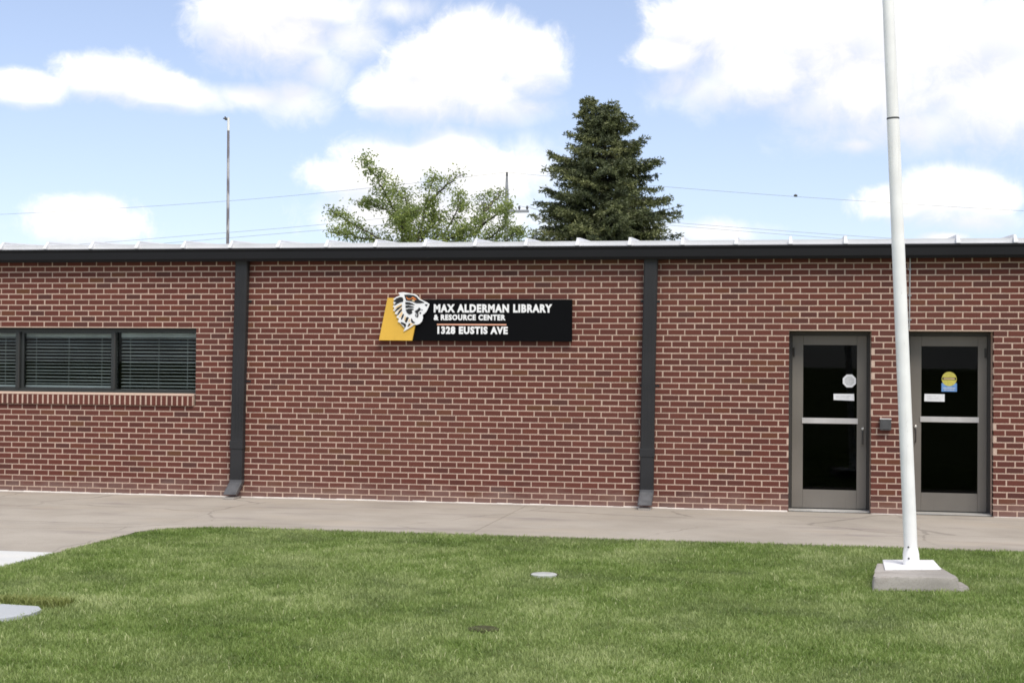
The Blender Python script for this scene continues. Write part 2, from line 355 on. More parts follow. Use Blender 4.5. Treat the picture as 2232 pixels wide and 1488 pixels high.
# ------------------------------------------------------------------ ground, walk, lawn
g = MB().box(-900, 900, -900, 900, -.5, -.06).build('ground', 'ground'); tag(g, kind='structure')
LX, LY = 3.57, -3.15                      # left and back edge of the lawn
def arc(cx, cy, r, a0, a1, n=10): return [(cx + r * math.cos(math.radians(a0 + (a1 - a0) * i / n)), cy + r * math.sin(math.radians(a0 + (a1 - a0) * i / n))) for i in range(n + 1)]
corner = arc(LX + .75, LY - .75, .75, 180, 90, 10)      # from the left edge round to the back edge
lawn_poly = [(17, LY), (17, -14), (LX, -14)] + corner
lawn = MB().prism(lawn_poly, -.05, -.012).build('lawn', 'soil'); tag(lawn, kind='structure')

walk = bpy.data.objects.new('sidewalk', None); COL.objects.link(walk); walk['kind'] = 'structure'
def slab(poly, mat='walk', z=0.0):
    mb = MB(); mb.prism(poly, -.045, z); o = mb.build('slab', mat, walk)
    bm = bmesh.new(); bm.from_mesh(o.data)
    ed = [e for e in bm.edges if all(abs(q.co.z - z) < 1e-5 for q in e.verts)]
    bmesh.ops.bevel(bm, geom=ed, offset=.004, segments=2, affect='EDGES'); bm.to_mesh(o.data); bm.free(); return o
g_ = .0018
slab([(-5, 0.05), (-5, LY), (LX - g_, LY), (LX - g_, .05)], z=-.002)
slab([(LX + g_, .05), (LX + g_, LY + .6), (LX + g_, LY - .75)] + corner + [(6.82 - g_, LY), (6.86 - g_, .05)])
crack = [(9.42, .05), (9.52, -.17), (9.69, -.37), (9.93, -.70), (10.12, -1.02), (10.40, -1.37), (10.61, -1.74), (10.98, -2.15), (11.30, -2.72), (11.62, LY)]
slab([(6.86 + g_, .05), (6.82 + g_, LY)] + [(x - .003, y) for x, y in crack[::-1]], z=.001)
slab([(x + .003, y) for x, y in crack] + [(13.35, LY), (13.35, .05)], z=-.001)
slab([(13.36, .05), (13.36, LY), (17, LY), (17, .05)])
slab([(-5, LY - .01), (-5, -5.42), (LX - g_, -5.42), (LX - g_, LY - .01)], z=-.003)
slab([(-5, -5.43), (-5, -8.4), (LX - g_, -8.4), (LX - g_, -5.43)], 'pale', .002)
slab([(-5, -8.41), (-5, -14), (LX - g_, -14), (LX - g_, -8.41)], 'pale')
pad = MB().prism([(3.75, -8.66), (4.78, -8.68), (4.90, -8.60), (4.98, -8.42), (4.97, -8.24), (4.88, -8.12), (4.6, -8.09), (3.75, -8.06)], -.05, .012).build('concrete_pad', 'bluegrey'); tag(pad, kind='structure')

# ------------------------------------------------------------------ the building
B, C = .2032, .070614
JOINT = .0135; WX0, WX1, DEPTH = -4.0, 16.2, 10.0
WTOP = 42 * C
WIN = (-1.42, 2.585, 16 * C, 30 * C - .008)       # rough opening incl. the brick sill
D1 = (9.936, 10.872, 0, 30 * C - .008); D2 = (11.287, 12.226, 0, 30 * C - .008)
OPEN = [WIN, D1, D2]
bld = thing('library_building', 'long single-storey red brick building with black gutter and white seamed roof', 'building', (6.1, 0, 0))
def bpart(mb, name, mat, smooth=False): return child(mb.build(name, mat, None, smooth), bld)
mb = MB(); my = .0030
xs = [WX0, WIN[0], WIN[1], D1[0], D1[1], D2[0], D2[1], WX1]
for i in range(0, 7, 2): mb.box(xs[i], xs[i + 1], my, .38, -.04, WTOP)
for o_ in OPEN:
    mb.box(o_[0], o_[1], my, .38, o_[3], WTOP)
    if o_[2] > 0: mb.box(o_[0], o_[1], my, .38, -.04, o_[2])
mb.box(WX0, WX0 + .2, .38, DEPTH, -.04, WTOP); mb.box(WX1 - .2, WX1, .38, DEPTH, -.04, WTOP); mb.box(WX0, WX1, DEPTH, DEPTH + .2, -.04, WTOP)
wall = bpart(mb, 'brick_wall', 'mortar')
def roff(r):
    o = .5 if r % 2 else 0.0
    if r <= 11: d = 0
    elif r == 12: d = -.06
    elif r <= 20: d = .20 - .006 * (r - 13)
    elif r <= 26: d = .10 - .012 * (r - 21)
    else: d = -.20 + .010 * (r - 27)
    return o + d + math.sin(r * 12.9) * .018
cells = []
for r in range(0, 42):
    z0 = (41 - r) * C; za, zb = z0 + JOINT / 2, z0 + C - JOINT / 2
    off = roff(r); zm = z0 + C / 2
    k0 = int(math.floor(WX0 / B)) - 1
    drift = 0
    for k in range(k0, int(WX1 / B) + 2):
        a = (k + off) * B + JOINT / 2 + random.gauss(0, .0012); b = (k + 1 + off) * B - JOINT / 2 + random.gauss(0, .0012)
        segs = [(max(a, WX0), min(b, WX1))]
        for o_ in OPEN:
            if o_[2] < zm < o_[3]:
                ns_ = []
                for (p, q) in segs:
                    if q <= o_[0] or p >= o_[1]: ns_.append((p, q)); continue
                    if p < o_[0]: ns_.append((p, o_[0]))
                    if q > o_[1]: ns_.append((o_[1], q))
                segs = ns_
        for (p, q) in segs:
            if q - p > .03: cells.append((p, q, za, zb, q - p > .95 * (b - a)))
def tone():
    x = random.random()
    if x < .045: return random.uniform(.86, 1)
    if x < .11: return random.uniform(.04, .2)
    return min(.85, max(.12, random.gauss(.48, .15)))
single = sorted([c for c in cells if c[4] and c[1] < 12.62 and c[2] > 0.0], key=lambda c: -c[1])[:300]
sset = set(single)
VAR = 26; FL, FH = B - JOINT, C - JOINT
vmesh = [MB().brick(-FL / 2, FL / 2, random.uniform(-.0012, .0012), .10, -FH / 2, FH / 2, tone()).mesh('brick', 'brick') for _ in range(VAR)]
field = MB()
for c in cells:
    if c in sset:
        o = bpy.data.objects.new('brick', random.choice(vmesh)); COL.objects.link(o)
        o.parent = wall; o.matrix_parent_inverse = Matrix.Identity(4)
        o.location = ((c[0] + c[1]) / 2, 0, (c[2] + c[3]) / 2); o.scale = ((c[1] - c[0]) / FL, 1, 1); o.rotation_euler = (0, random.gauss(0, .003), 0)
    else:
        y = random.uniform(-.0012, .0012); field.brick(c[0], c[1], y, .09, c[2] + random.gauss(0, .0006), c[3] + random.gauss(0, .0006), tone())
fo = field.build('brick_field', 'brick', wall); fo['kind'] = 'stuff'
# bead of sealant along the foot of the wall
mb = MB(); x = WX0
while x < D1[0] - .02:
    w = random.uniform(.12, .3); x2 = min(x + w, D1[0] - .01); h = random.uniform(.008, .016); d = random.uniform(.010, .024)
    mb.add([(x, -.001, -.01), (x2, -.001, -.01), (x2, -d, -.01), (x, -d, -.01), (x, -.001, h), (x2, -.001, h), (x2, -d * .7, h * .6), (x, -d * .7, h * .6)],
           [(0, 3, 2, 1), (4, 5, 6, 7), (0, 1, 5, 4), (1, 2, 6, 5), (2, 3, 7, 6), (3, 0, 4, 7)]); x = x2
bpart(mb, 'sealant_bead', 'sealant')
for (a, b) in ((D1[1] + .01, D2[0] - .01), (D2[1] + .01, WX1)): bpart(MB().box(a, b, -.012, -.001, -.01, .007), 'sealant_bead', 'sealant')
# interior shell, seen only through the glass
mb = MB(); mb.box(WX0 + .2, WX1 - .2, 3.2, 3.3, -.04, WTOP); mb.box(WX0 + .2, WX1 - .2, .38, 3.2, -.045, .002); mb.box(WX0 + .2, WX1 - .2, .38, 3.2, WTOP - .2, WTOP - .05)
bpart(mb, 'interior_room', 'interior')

# roof: low slope, tall white seams cut back at the eave
SL = math.tan(math.radians(2.4)); GZ = 3.106; EZ = GZ + .060; YF = -.075      # pan edge stands above and behind the gutter lip
roof = bpart(MB().add([(WX0 - .2, YF, EZ), (WX1 + .2, YF, EZ), (WX1 + .2, DEPTH + .3, EZ + SL * DEPTH), (WX0 - .2, DEPTH + .3, EZ + SL * DEPTH),
                       (WX0 - .2, YF, GZ - .004), (WX1 + .2, YF, GZ - .004), (WX1 + .2, DEPTH + .3, WTOP - .002), (WX0 - .2, DEPTH + .3, WTOP - .002)],
                      [(0, 1, 2, 3), (7, 6, 5, 4), (0, 4, 5, 1), (1, 5, 6, 2), (2, 6, 7, 3), (3, 7, 4, 0)]), 'roof', 'roofwhite')
def rib_mesh():
    w = .019; y0, y1, y2 = -.160, -.060, DEPTH + .2; zt = EZ + .040
    V = [(-w * 1.3, y0, GZ), (w * 1.3, y0, GZ), (w * 1.2, y0, GZ + .012), (-w * 1.2, y0, GZ + .012),
         (-w * 1.2, y1, GZ), (w * 1.2, y1, GZ), (w * .7, y1, zt), (-w * .7, y1, zt),
         (-w * 1.2, y2, GZ + SL * y2), (w * 1.2, y2, GZ + SL * y2), (w * .7, y2, zt + SL * y2), (-w * .7, y2, zt + SL * y2)]
    Fc = [(0, 1, 2, 3), (2, 6, 7, 3), (1, 5, 6, 2), (0, 3, 7, 4), (6, 10, 11, 7), (5, 9, 10, 6), (4, 7, 11, 8), (8, 11, 10, 9), (0, 4, 5, 1), (4, 8, 9, 5)]
    m = MB().add(V, Fc); z = zt; zz = zt + SL * y2     # folded cap
    m.add([(-.019, y1, z - .012), (.019, y1, z - .012), (.019, y1, z + .003), (-.019, y1, z + .003), (-.019, y2, zz - .012), (.019, y2, zz - .012), (.019, y2, zz + .003), (-.019, y2, zz + .003)],
          [(0, 1, 2, 3), (4, 7, 6, 5), (0, 4, 5, 1), (1, 5, 6, 2), (2, 6, 7, 3), (3, 7, 4, 0)])
    return m.mesh('roof_seam', 'roofwhite')
rm = rib_mesh(); k = -6
while True:
    x = .579 + k * .6245; k += 1
    if x > WX1: break
    if x < WX0: continue
    o = bpy.data.objects.new('roof_seam', rm); COL.objects.link(o); o.parent = roof; o.location = (x, 0, 0)
mb = MB(); mb.box(WX0 - .21, WX1 + .21, YF - .018, YF - .002, GZ - .004, GZ + .014)
child_o = mb.build('drip_edge', 'roofwhite', roof)
# gutter
mb = MB(); P = [(-.045, 2.945), (-.150, 2.940), (-.172, 2.972), (-.172, 3.062), (-.184, 3.078), (-.184, 3.100), (-.168, 3.100), (-.168, 3.088), (-.05, 3.088), (-.012, 3.088), (-.012, 2.975), (-.045, 2.97)]
n = len(P); V = [(WX0 - .2, y, z) for y, z in P] + [(WX1 + .2, y, z) for y, z in P]
mb.add(V, [tuple(range(n)), tuple(range(2 * n - 1, n - 1, -1))] + [(i, n + i, n + (i + 1) % n, (i + 1) % n) for i in range(n)])
gut = bpart(mb, 'gutter', 'charcoal')
for x in (-1.2, 5.6, 12.9):
    mb = MB(); mb.add([(x + dx_, y * 1.012 if y < -.1 else y, z + (.002 if z > 3 else -.003)) for dx_ in (0, .05) for y, z in P[:7]],
           [(i, 7 + i, 8 + i, i + 1) for i in range(6)]); mb.build('gutter_joint', 'charcoal', gut)
# downspouts
def downspout(x, skew, kick):
    s0, s1 = .085, .065    # half width, depth
    mb = MB(); c = .012
    def sect(cx, y0, z, hw=.080, d=.095):
        return [(cx - hw + c, y0, z), (cx + hw - c, y0, z), (cx + hw, y0 + c, z), (cx + hw, y0 + d, z), (cx - hw, y0 + d, z), (cx - hw, y0 + c, z)]
    rings = [sect(x + .012, -.12, 2.955), sect(x + .010, -.108, 2.90), sect(x + skew * .5, -.108, 1.5), sect(x + skew, -.108, .215)]
    V = [p for r_ in rings for p in r_]; Fc = []
    for i in range(len(rings) - 1):
        for k in range(6): Fc.append((i * 6 + k, i * 6 + (k + 1) % 6, (i + 1) * 6 + (k + 1) % 6, (i + 1) * 6 + k))
    mb.add(V, Fc)
    for q in (-.04, 0, .04): mb.box(x + q - .006 + skew * .3, x + q + .006 + skew * .3, -.1105, -.1085, .75, 2.85)   # pressed flutes
    sp = bpart(mb, 'downspout', 'spoutmetal')
    zj = .66
    mb = MB(); xx = x + skew * .8; mb.bbox(xx - .086, xx + .086, -.116, -.012, zj - .05, zj + .05, .006); mb.build('coupling', 'spoutmetal', sp)
    for zz in (2.45, 1.45):
        mb = MB(); mb.box(x - .115, x + .115, -.004, -.0015, zz - .012, zz + .012); mb.build('strap', 'spoutmetal', sp)
    # elbow kicked forward at the foot
    xx = x + skew; E1 = sect(xx, -.112, .225, .082, .10); E2 = sect(xx, -.114, .195, .083, .10)
    E3 = [(px + kick, py - .11, pz) for (px, py, pz) in sect(xx, -.114, .095, .083, .10)]; E4 = [(px + kick * 1.3, py - .15, pz) for (px, py, pz) in sect(xx, -.114, .055, .083, .09)]
    mb = MB(); V = E1 + E2 + E3 + E4; Fc = [(i * 6 + k, i * 6 + (k + 1) % 6, (i + 1) * 6 + (k + 1) % 6, (i + 1) * 6 + k) for i in range(3) for k in range(6)]
    mb.add(V, Fc); mb.build('elbow', 'elbow', sp)
    mb = MB(); mb.box(xx + kick - .075, xx + kick + .075, -.30, -.06, .0015, .020); mb.build('splash_block', 'footing', sp)
    return sp
downspout(3.205, -.035, -.015); downspout(8.312, -.022, -.006)

# window with rowlock sill
win = bpart(MB().box(WIN[0], WIN[1], .012, .11, WIN[3] - .012, WIN[3] - .001), 'window', 'charcoal'); tag(win)
def wpart(mb, name, mat): return mb.build(name, mat, win)
ZS = 18 * C + .012; ZT = WIN[3] - .013
fy0, fy1 = .085, .150
mb = MB(); mb.box(WIN[0], WIN[1], fy0, fy1, ZS, ZS + .045); mb.box(WIN[0], WIN[1], fy0, fy1, ZT - .04, ZT)
mb.box(WIN[0], WIN[0] + .04, fy0, fy1, ZS + .045, ZT - .04); mb.box(WIN[1] - .03, WIN[1], fy0, fy1, ZS + .045, ZT - .04); wpart(mb, 'frame', 'bronze')
mull = (.105, 1.435)
for mx_ in mull:
    m_ = wpart(MB().box(mx_ - .032, mx_ + .032, fy0 - .012, fy1, ZS + .045, ZT - .04), 'mullion', 'bronze')
    wpart(MB().box(mx_ + .012, mx_ + .024, fy0 - .024, fy0 - .0125, ZS + .05, ZT - .045), 'mullion_bead', 'alumdark')
lights = [(WIN[0] + .04, mull[0] - .032), (mull[0] + .032, mull[1] - .032), (mull[1] + .032, WIN[1] - .03)]
slat_cache = {}
for li, (a, b) in enumerate(lights):
    if li < 2:      # opening sash
        mb = MB(); q = .04 if li == 1 else .03
        mb.box(a + .002, a + q, .095, .14, ZS + .047, ZT - .042); mb.box(b - .012, b - .002, .095, .14, ZS + .047, ZT - .042); mb.box(a + q, b - .012, .095, .14, ZS + .047, ZS + .06); mb.box(a + q, b - .012, .095, .14, ZT - .06, ZT - .042)
        wpart(mb, 'sash', 'bronze')
    wpart(MB().box(a + .003, b - .003, .118, .124, ZS + .046, ZT - .041), 'pane', 'wglass')
    wpart(MB().bbox(a + .03, b - .03, .165, .22, ZT - .105, ZT - .045, .004), 'blind_head_rail', 'slat')
    zb = ZS + (.055 if li < 2 else .03)
    wpart(MB().bbox(a + .03, b - .03, .170, .215, zb, zb + (.03 if li < 2 else .018), .004), 'blind_bottom_rail', 'rail')
    nsl = 15; L_ = b - a - .06; sm = slat_cache.get(li)
    if sm is None:
        tl = math.radians(14); dy_, dz_ = .024 * math.cos(tl), .024 * math.sin(tl); ctr = .003
        V = []
        for xx in (-L_ / 2, L_ / 2): V += [(xx, -dy_, -dz_), (xx, 0, ctr), (xx, dy_, dz_), (xx, dy_, dz_ + .0018), (xx, 0, ctr + .0018), (xx, -dy_, -dz_ + .0018)]
        sm = MB().add(V, [(i, (i + 1) % 6, 6 + (i + 1) % 6, 6 + i) for i in range(6)] + [(0, 1, 4, 5), (1, 2, 3, 4), (6, 11, 10, 7), (7, 10, 9, 8)]).mesh('slat', 'slat'); slat_cache[li] = sm
    for i in range(nsl):
        z = zb + .055 + i * (ZT - .115 - zb - .055) / (nsl - 1)
        o = bpy.data.objects.new('slat', sm); COL.objects.link(o); o.parent = win; o.location = ((a + b) / 2, .195, z + random.gauss(0, .0012)); o.rotation_euler = (random.gauss(0, .05), random.gauss(0, .0012), 0)
    for f_ in (.12, .5, .88): wpart(MB().box(a + L_ * f_ + .03, a + L_ * f_ + .034, .1665, .1685, zb + .03, ZT - .10), 'ladder_cord', 'slat')
sill = bpart(MB().add([(WIN[0], -.0285, 16 * C + .006), (WIN[1] - .02, -.0285, 16 * C + .006), (WIN[1] - .02, .10, 16 * C + .006), (WIN[0], .10, 16 * C + .006),
                       (WIN[0], -.0285, 18 * C - .021), (WIN[1] - .02, -.0285, 18 * C - .021), (WIN[1] - .02, .10, 18 * C + .004), (WIN[0], .10, 18 * C + .004)],
                      [(0, 3, 2, 1), (4, 5, 6, 7), (0, 1, 5, 4), (1, 2, 6, 5), (2, 3, 7, 6), (3, 0, 4, 7)]), 'window_sill', 'mortar')
hb = C - .019
MB().add([(WIN[0], -.024, 18 * C - .013), (WIN[1] - .02, -.024, 18 * C - .013), (WIN[1] - .02, .084, 18 * C + .014), (WIN[0], .084, 18 * C + .014)], [(0, 1, 2, 3)]).build('sill_wash', 'mortar', sill)
sm_ = []
for q in range(10):
    z0, z1, z2 = 16 * C + .002, 18 * C - .016, 18 * C + .012; w = hb / 2; y0, y1 = -.032, .10; c = .003
    V = [(-w, y0 + c, z0), (w, y0 + c, z0), (w, y0 + c, z1), (-w, y0 + c, z1), (-w + c, y0, z0 + c), (w - c, y0, z0 + c), (w - c, y0, z1 - c), (-w + c, y0, z1 - c), (-w, y1, z0), (w, y1, z0), (w, y1, z2), (-w, y1, z2)]
    sm_.append(MB().add(V, [(4, 5, 6, 7), (0, 1, 5, 4), (1, 2, 6, 5), (2, 3, 7, 6), (3, 0, 4, 7), (3, 2, 10, 11), (0, 8, 9, 1), (1, 9, 10, 2), (0, 3, 11, 8)], tone()).mesh('sill_brick', 'brick'))
x = WIN[1] - .02 - C / 2
while x > WIN[0]:
    o = bpy.data.objects.new('sill_brick', random.choice(sm_)); COL.objects.link(o); o.parent = sill; o.location = (x + random.gauss(0, .001), random.gauss(0, .0015), 0); x -= C

# doors
KX = lambda x: 9.943 + (x - 9.943) * 1.0088
KZ = lambda z: 1.71 + (z - 1.71) * 1.0088
def make_door(o_, gx0, gx1, gz0, gz1, bz, handle_right, lab):
    x0, x1, zt = o_[0], o_[1], o_[3]
    y0 = .255
    gx0, gx1, gz0, gz1 = KX(gx0), KX(gx1), KZ(gz0), KZ(gz1); bz = tuple(KZ(q) for q in bz)
    fr = MB(); ft = .035
    fr.box(x0, x0 + ft, y0 - .02, .36, .012, zt - .001); fr.box(x1 - ft, x1, y0 - .02, .36, .012, zt - .001); fr.box(x0 + ft, x1 - ft, y0 - .02, .36, zt - .05, zt - .001)
    door = bpart(fr, 'door', 'alumdark'); door['label'] = lab
    dp = lambda mb, n_, m_: mb.build(n_, m_, door)
    a, b, zb, zt2 = x0 + ft + .003, x1 - ft - .003, .028, zt - .053
    y1 = y0 + .045
    dp(MB().bbox(a, gx0, y0, y1, zb, zt2, .003), 'stile', 'alum'); dp(MB().bbox(gx1, b, y0, y1, zb, zt2, .003), 'stile', 'alum')
    dp(MB().bbox(gx0 + .001, gx1 - .001, y0 + .001, y1 - .001, zb, gz0, .003), 'bottom_rail', 'alum'); dp(MB().bbox(gx0 + .001, gx1 - .001, y0 + .001, y1 - .001, gz1, zt2, .003), 'top_rail', 'alum')
    dp(MB().box(gx0, gx1, y0 + .018, y0 + .024, gz0, bz[0]), 'pane', 'glass'); dp(MB().box(gx0, gx1, y0 + .018, y0 + .024, bz[1], gz1), 'pane', 'glass')
    dp(MB().bbox(gx0 - .012, gx1 + .012, y0 - .012, y0 + .040, bz[0], bz[1], .004), 'push_bar', 'bar')
    hx = (b + gx1) / 2 + .012 if handle_right else (a + gx0) / 2
    dp(MB().tube([(hx, y0 - .0005, bz[0] - .055), (hx, y0 - .016, bz[0] - .055), (hx, y0 - .018, bz[0] - .055)], [.016, .016, .012], 16), 'lock', 'steel')
    dp(MB().tube([(hx, y0, bz[0] - .085), (hx, y0 - .035, bz[0] - .09), (hx, y0 - .040, bz[0] - .12), (hx, y0 - .040, bz[0] - .20), (hx, y0 - .035, bz[0] - .23), (hx, y0, bz[0] - .235)], .0075, 10), 'handle', 'alumdark')
    dp(MB().box(a, b, y0 + .005, y1 - .005, .017, zb + .001), 'sweep', 'rubber')
    dp(MB().bbox(x0 + .002, x1 - .002, y0 - .20, .37, .0015, .016, .005), 'threshold', 'threshold')
    dp(MB().tube([(a + .02 if handle_right else b - .02, y0 - .012, zt2 - .25), (a + .02 if handle_right else b - .02, y0 - .012, zt2 - .14)], .011, 10), 'hinge', 'alumdark')
    return door, y0
d1_, y0 = make_door(D1, 10.100, 10.716, .255, 1.945, (1.028, 1.092), True, 'left glazed door with octagonal white sticker')
d2_, y0 = make_door(D2, 11.440, 12.068, .250, 1.938, (1.064, 1.126), False, 'right glazed door with yellow and blue sticker')
gy = y0 + .018
def octagon(cx, cz, r): return [(cx + r * math.cos(math.radians(22.5 + 45 * i)), cz + r * math.sin(math.radians(22.5 + 45 * i))) for i in range(8)]
def circ(cx, cz, r, n=28): return [(cx + r * math.cos(2 * math.pi * i / n), cz + r * math.sin(2 * math.pi * i / n)) for i in range(n)]
s_ = MB().decal(octagon(10.630, 1.528, .081), gy - .0012, gy - .0002, axis='Y').build('sticker', 'paper', d1_)
mb = MB(); mb.decal(octagon(10.630, 1.528, .058), gy - .0018, gy - .0014, axis='Y'); mb.build('sticker_print', 'print', d1_)
def rect(x0, x1, z0, z1): return [(x0, z0), (x1, z0), (x1, z1), (x0, z1)]
MB().decal([(10.452, 1.305), (10.686, 1.298), (10.684, 1.378), (10.450, 1.376)], gy - .0012, gy - .0002, axis='Y').build('paper_notice', 'paper', d1_)
mb = MB()
for z, w in ((1.352, .17), (1.337, .15), (1.322, .16)): mb.decal(rect(10.475, 10.475 + w, z - .003, z + .003), gy - .0018, gy - .0014, axis='Y')
mb.build('notice_print', 'print', d1_)
MB().decal([(11.476, 1.302), (11.702, 1.300), (11.702, 1.386), (11.478, 1.388)], gy - .0012, gy - .0002, axis='Y').build('paper_notice', 'paper', d2_)
mb = MB()
for z, w in ((1.365, .10), (1.345, .13), (1.325, .15)): mb.decal(rect(11.505, 11.505 + w, z - .003, z + .003), gy - .0018, gy - .0014, axis='Y')
mb.build('notice_print', 'print', d2_)
MB().decal(rect(11.667, 11.838, 1.417, 1.515), gy - .0012, gy - .0002, axis='Y').build('blue_sticker', 'stblue', d2_)
MB().decal(circ(11.752, 1.562, .083), gy - .0022, gy - .0014, axis='Y').build('yellow_sticker', 'styellow', d2_)
MB().decal(rect(11.676, 11.828, 1.552, 1.580), gy - .0030, gy - .0024, axis='Y').build('sticker_band', 'emblack', d2_)
mb = MB(); mb.decal(rect(11.690, 11.813, 1.560, 1.572), gy - .0038, gy - .0032, axis='Y'); mb.build('sticker_lettering', 'cream', d2_)
mb = MB(); mb.decal(rect(11.685, 11.820, 1.452, 1.462), gy - .0022, gy - .0014, axis='Y'); mb.decal(rect(11.695, 11.810, 1.432, 1.439), gy - .0022, gy - .0014, axis='Y'); mb.build('sticker_lettering', 'print', d2_)

# small things on the wall
box = thing('card_reader', 'small dark grey wall box with pale top between the two doors', 'wall box', (11.031, -.01, .97))
child(MB().bbox(10.968, 11.094, -.075, -.003, .968, 1.088, .008).build('housing', 'boxgrey'), box)
child(MB().bbox(10.966, 11.096, -.082, -.003, 1.090, 1.104, .004).build('lid', 'bar'), box)
child(MB().bbox(10.990, 11.072, -.079, -.0755, .985, 1.06, .001).build('face_plate', 'boxgrey'), box)
con = thing('conduit', 'thin pale conduit running from the gutter down to the right door', 'conduit', (11.297, -.02, 2.12))
child(MB().tube([(11.300, -.016, 2.95), (11.297, -.016, 2.5), (11.294, -.016, 2.122)], .008, 8).build('pipe', 'zinc', smooth=True), con)
for z in (2.82, 2.52, 2.24): child(MB().bbox(11.276, 11.318, -.010, -.002, z - .008, z + .008, .002).build('clip', 'zinc'), con)

# ------------------------------------------------------------------ sign
sign = thing('wall_sign', 'black library sign with yellow slanted panel and roaring tiger-head emblem on the brick', 'sign', (6.19, -.03, 1.966))
def sp_(mb, n_, m_): return child(mb.build(n_, m_), sign)
sp_(MB().bbox(5.395, 7.378, -.062, -.004, 1.967, 2.471, .002), 'black_panel', 'signblack')
sp_(MB().prism([(4.998, 1.970), (5.416, 1.968), (5.521, 2.482), (5.103, 2.489)], -.088, -.020, axis='Y'), 'yellow_panel', 'signyellow')
ZX, ZZ, EX, EZ0 = .000544, .000527, 4.963, 2.651
def em(pts): return [(EX + x * ZX, EZ0 - y * ZZ) for x, y in pts]
def layer(name, mat, polys, y):
    mb = MB()
    for p in polys:
        bm = bmesh.new(); vs_ = [bm.verts.new((x, y, z)) for x, z in em(p)]; f = bm.faces.new(vs_)
        r_ = bmesh.ops.extrude_face_region(bm, geom=[f]); 
        for q in r_['geom']:
            if isinstance(q, bmesh.types.BMVert): q.co.y += .004
        bmesh.ops.triangulate(bm, faces=[f_ for f_ in bm.faces if len(f_.verts) > 4]); bm.verts.index_update()
        mb.add([tuple(q.co) for q in bm.verts], [tuple(w.index for w in f_.verts) for f_ in bm.faces]); bm.free()
    return sp_(mb, name, mat)
em_back = [(520, 188), (640, 178), (770, 200), (895, 222), (955, 258), (1015, 328), (1095, 372), (1185, 415), (1238, 455), (1218, 512), (1170, 622), (1115, 682), (1080, 702), (1090, 772), (1064, 855), (1012, 908), (950, 932), (890, 925), (800, 992), (690, 1062), (640, 1085), (676, 1012), (600, 935), (556, 885), (508, 862), (540, 792), (478, 762), (502, 692), (436, 682), (458, 622), (396, 602), (430, 542), (392, 512), (424, 462), (400, 420), (424, 372), (400, 335), (470, 288), (560, 252), (528, 224)]
layer('emblem_outline', 'white', [em_back], -.104)
layer('emblem_mane', 'cream', [[(420, 585), (470, 510), (590, 440), (600, 475), (500, 535)], [(470, 660), (530, 590), (600, 520), (605, 550), (540, 610)], [(520, 760), (560, 680), (605, 615), (622, 660), (580, 760)],
                              [(655, 800), (668, 740), (690, 725), (695, 780), (668, 850)], [(745, 875), (770, 800), (800, 790), (790, 850)], [(800, 880), (830, 900), (880, 905), (760, 985)]], -.106)
layer('emblem_black', 'emblack', [
    [(412, 375), (470, 322), (550, 290), (612, 298), (634, 340), (626, 400), (560, 415), (500, 445), (424, 490), (430, 452), (474, 418), (425, 398)],
    [(440, 605), (500, 538), (560, 500), (602, 478), (604, 502), (540, 562), (458, 624)], [(492, 695), (528, 630), (570, 580), (607, 556), (604, 600), (560, 652), (510, 715)],
    [(582, 795), (604, 720), (632, 678), (654, 690), (638, 750), (605, 815)], [(676, 855), (698, 770), (730, 748), (764, 770), (738, 830), (710, 885)],
    [(826, 775), (860, 840), (914, 885), (872, 896), (834, 880), (812, 830)], [(572, 880), (600, 868), (694, 910), (704, 950), (682, 1004), (650, 950), (600, 912)], [(732, 975), (768, 900), (790, 898), (804, 930), (760, 968)],
    [(655, 238), (760, 230), (880, 250), (942, 286), (994, 350), (1084, 395), (1128, 420), (1030, 434), (930, 434), (850, 392), (780, 382), (700, 372), (678, 310)],
    [(680, 404), (770, 410), (850, 440), (900, 474), (770, 470), (684, 462)], [(682, 488), (760, 484), (850, 506), (890, 532), (760, 538), (688, 546)],
    [(688, 580), (760, 558), (850, 556), (884, 580), (826, 600), (850, 650), (820, 682), (770, 694), (718, 650)],
    [(1128, 458), (1196, 458), (1178, 502), (1150, 492)], [(896, 616), (960, 580), (1000, 530), (1034, 560), (1030, 590), (980, 640), (990, 720), (970, 762), (930, 750), (905, 712), (930, 660)], [(1014, 640), (1052, 650), (1040, 684), (1010, 670)]], -.108)
layer('emblem_brow', 'orange', [[(698, 278), (740, 318), (800, 328), (850, 282), (902, 308), (944, 350), (890, 362), (842, 322), (790, 352), (730, 346), (700, 310)]], -.111)
layer('emblem_eye', 'cream', [[(828, 350), (882, 360), (902, 392), (850, 382)]], -.113)
layer('emblem_tongue', 'greyline', [[(925, 690), (950, 660), (962, 700), (955, 742), (935, 740)], [(1040, 560), (1090, 580), (1080, 592), (1040, 580)]], -.112)
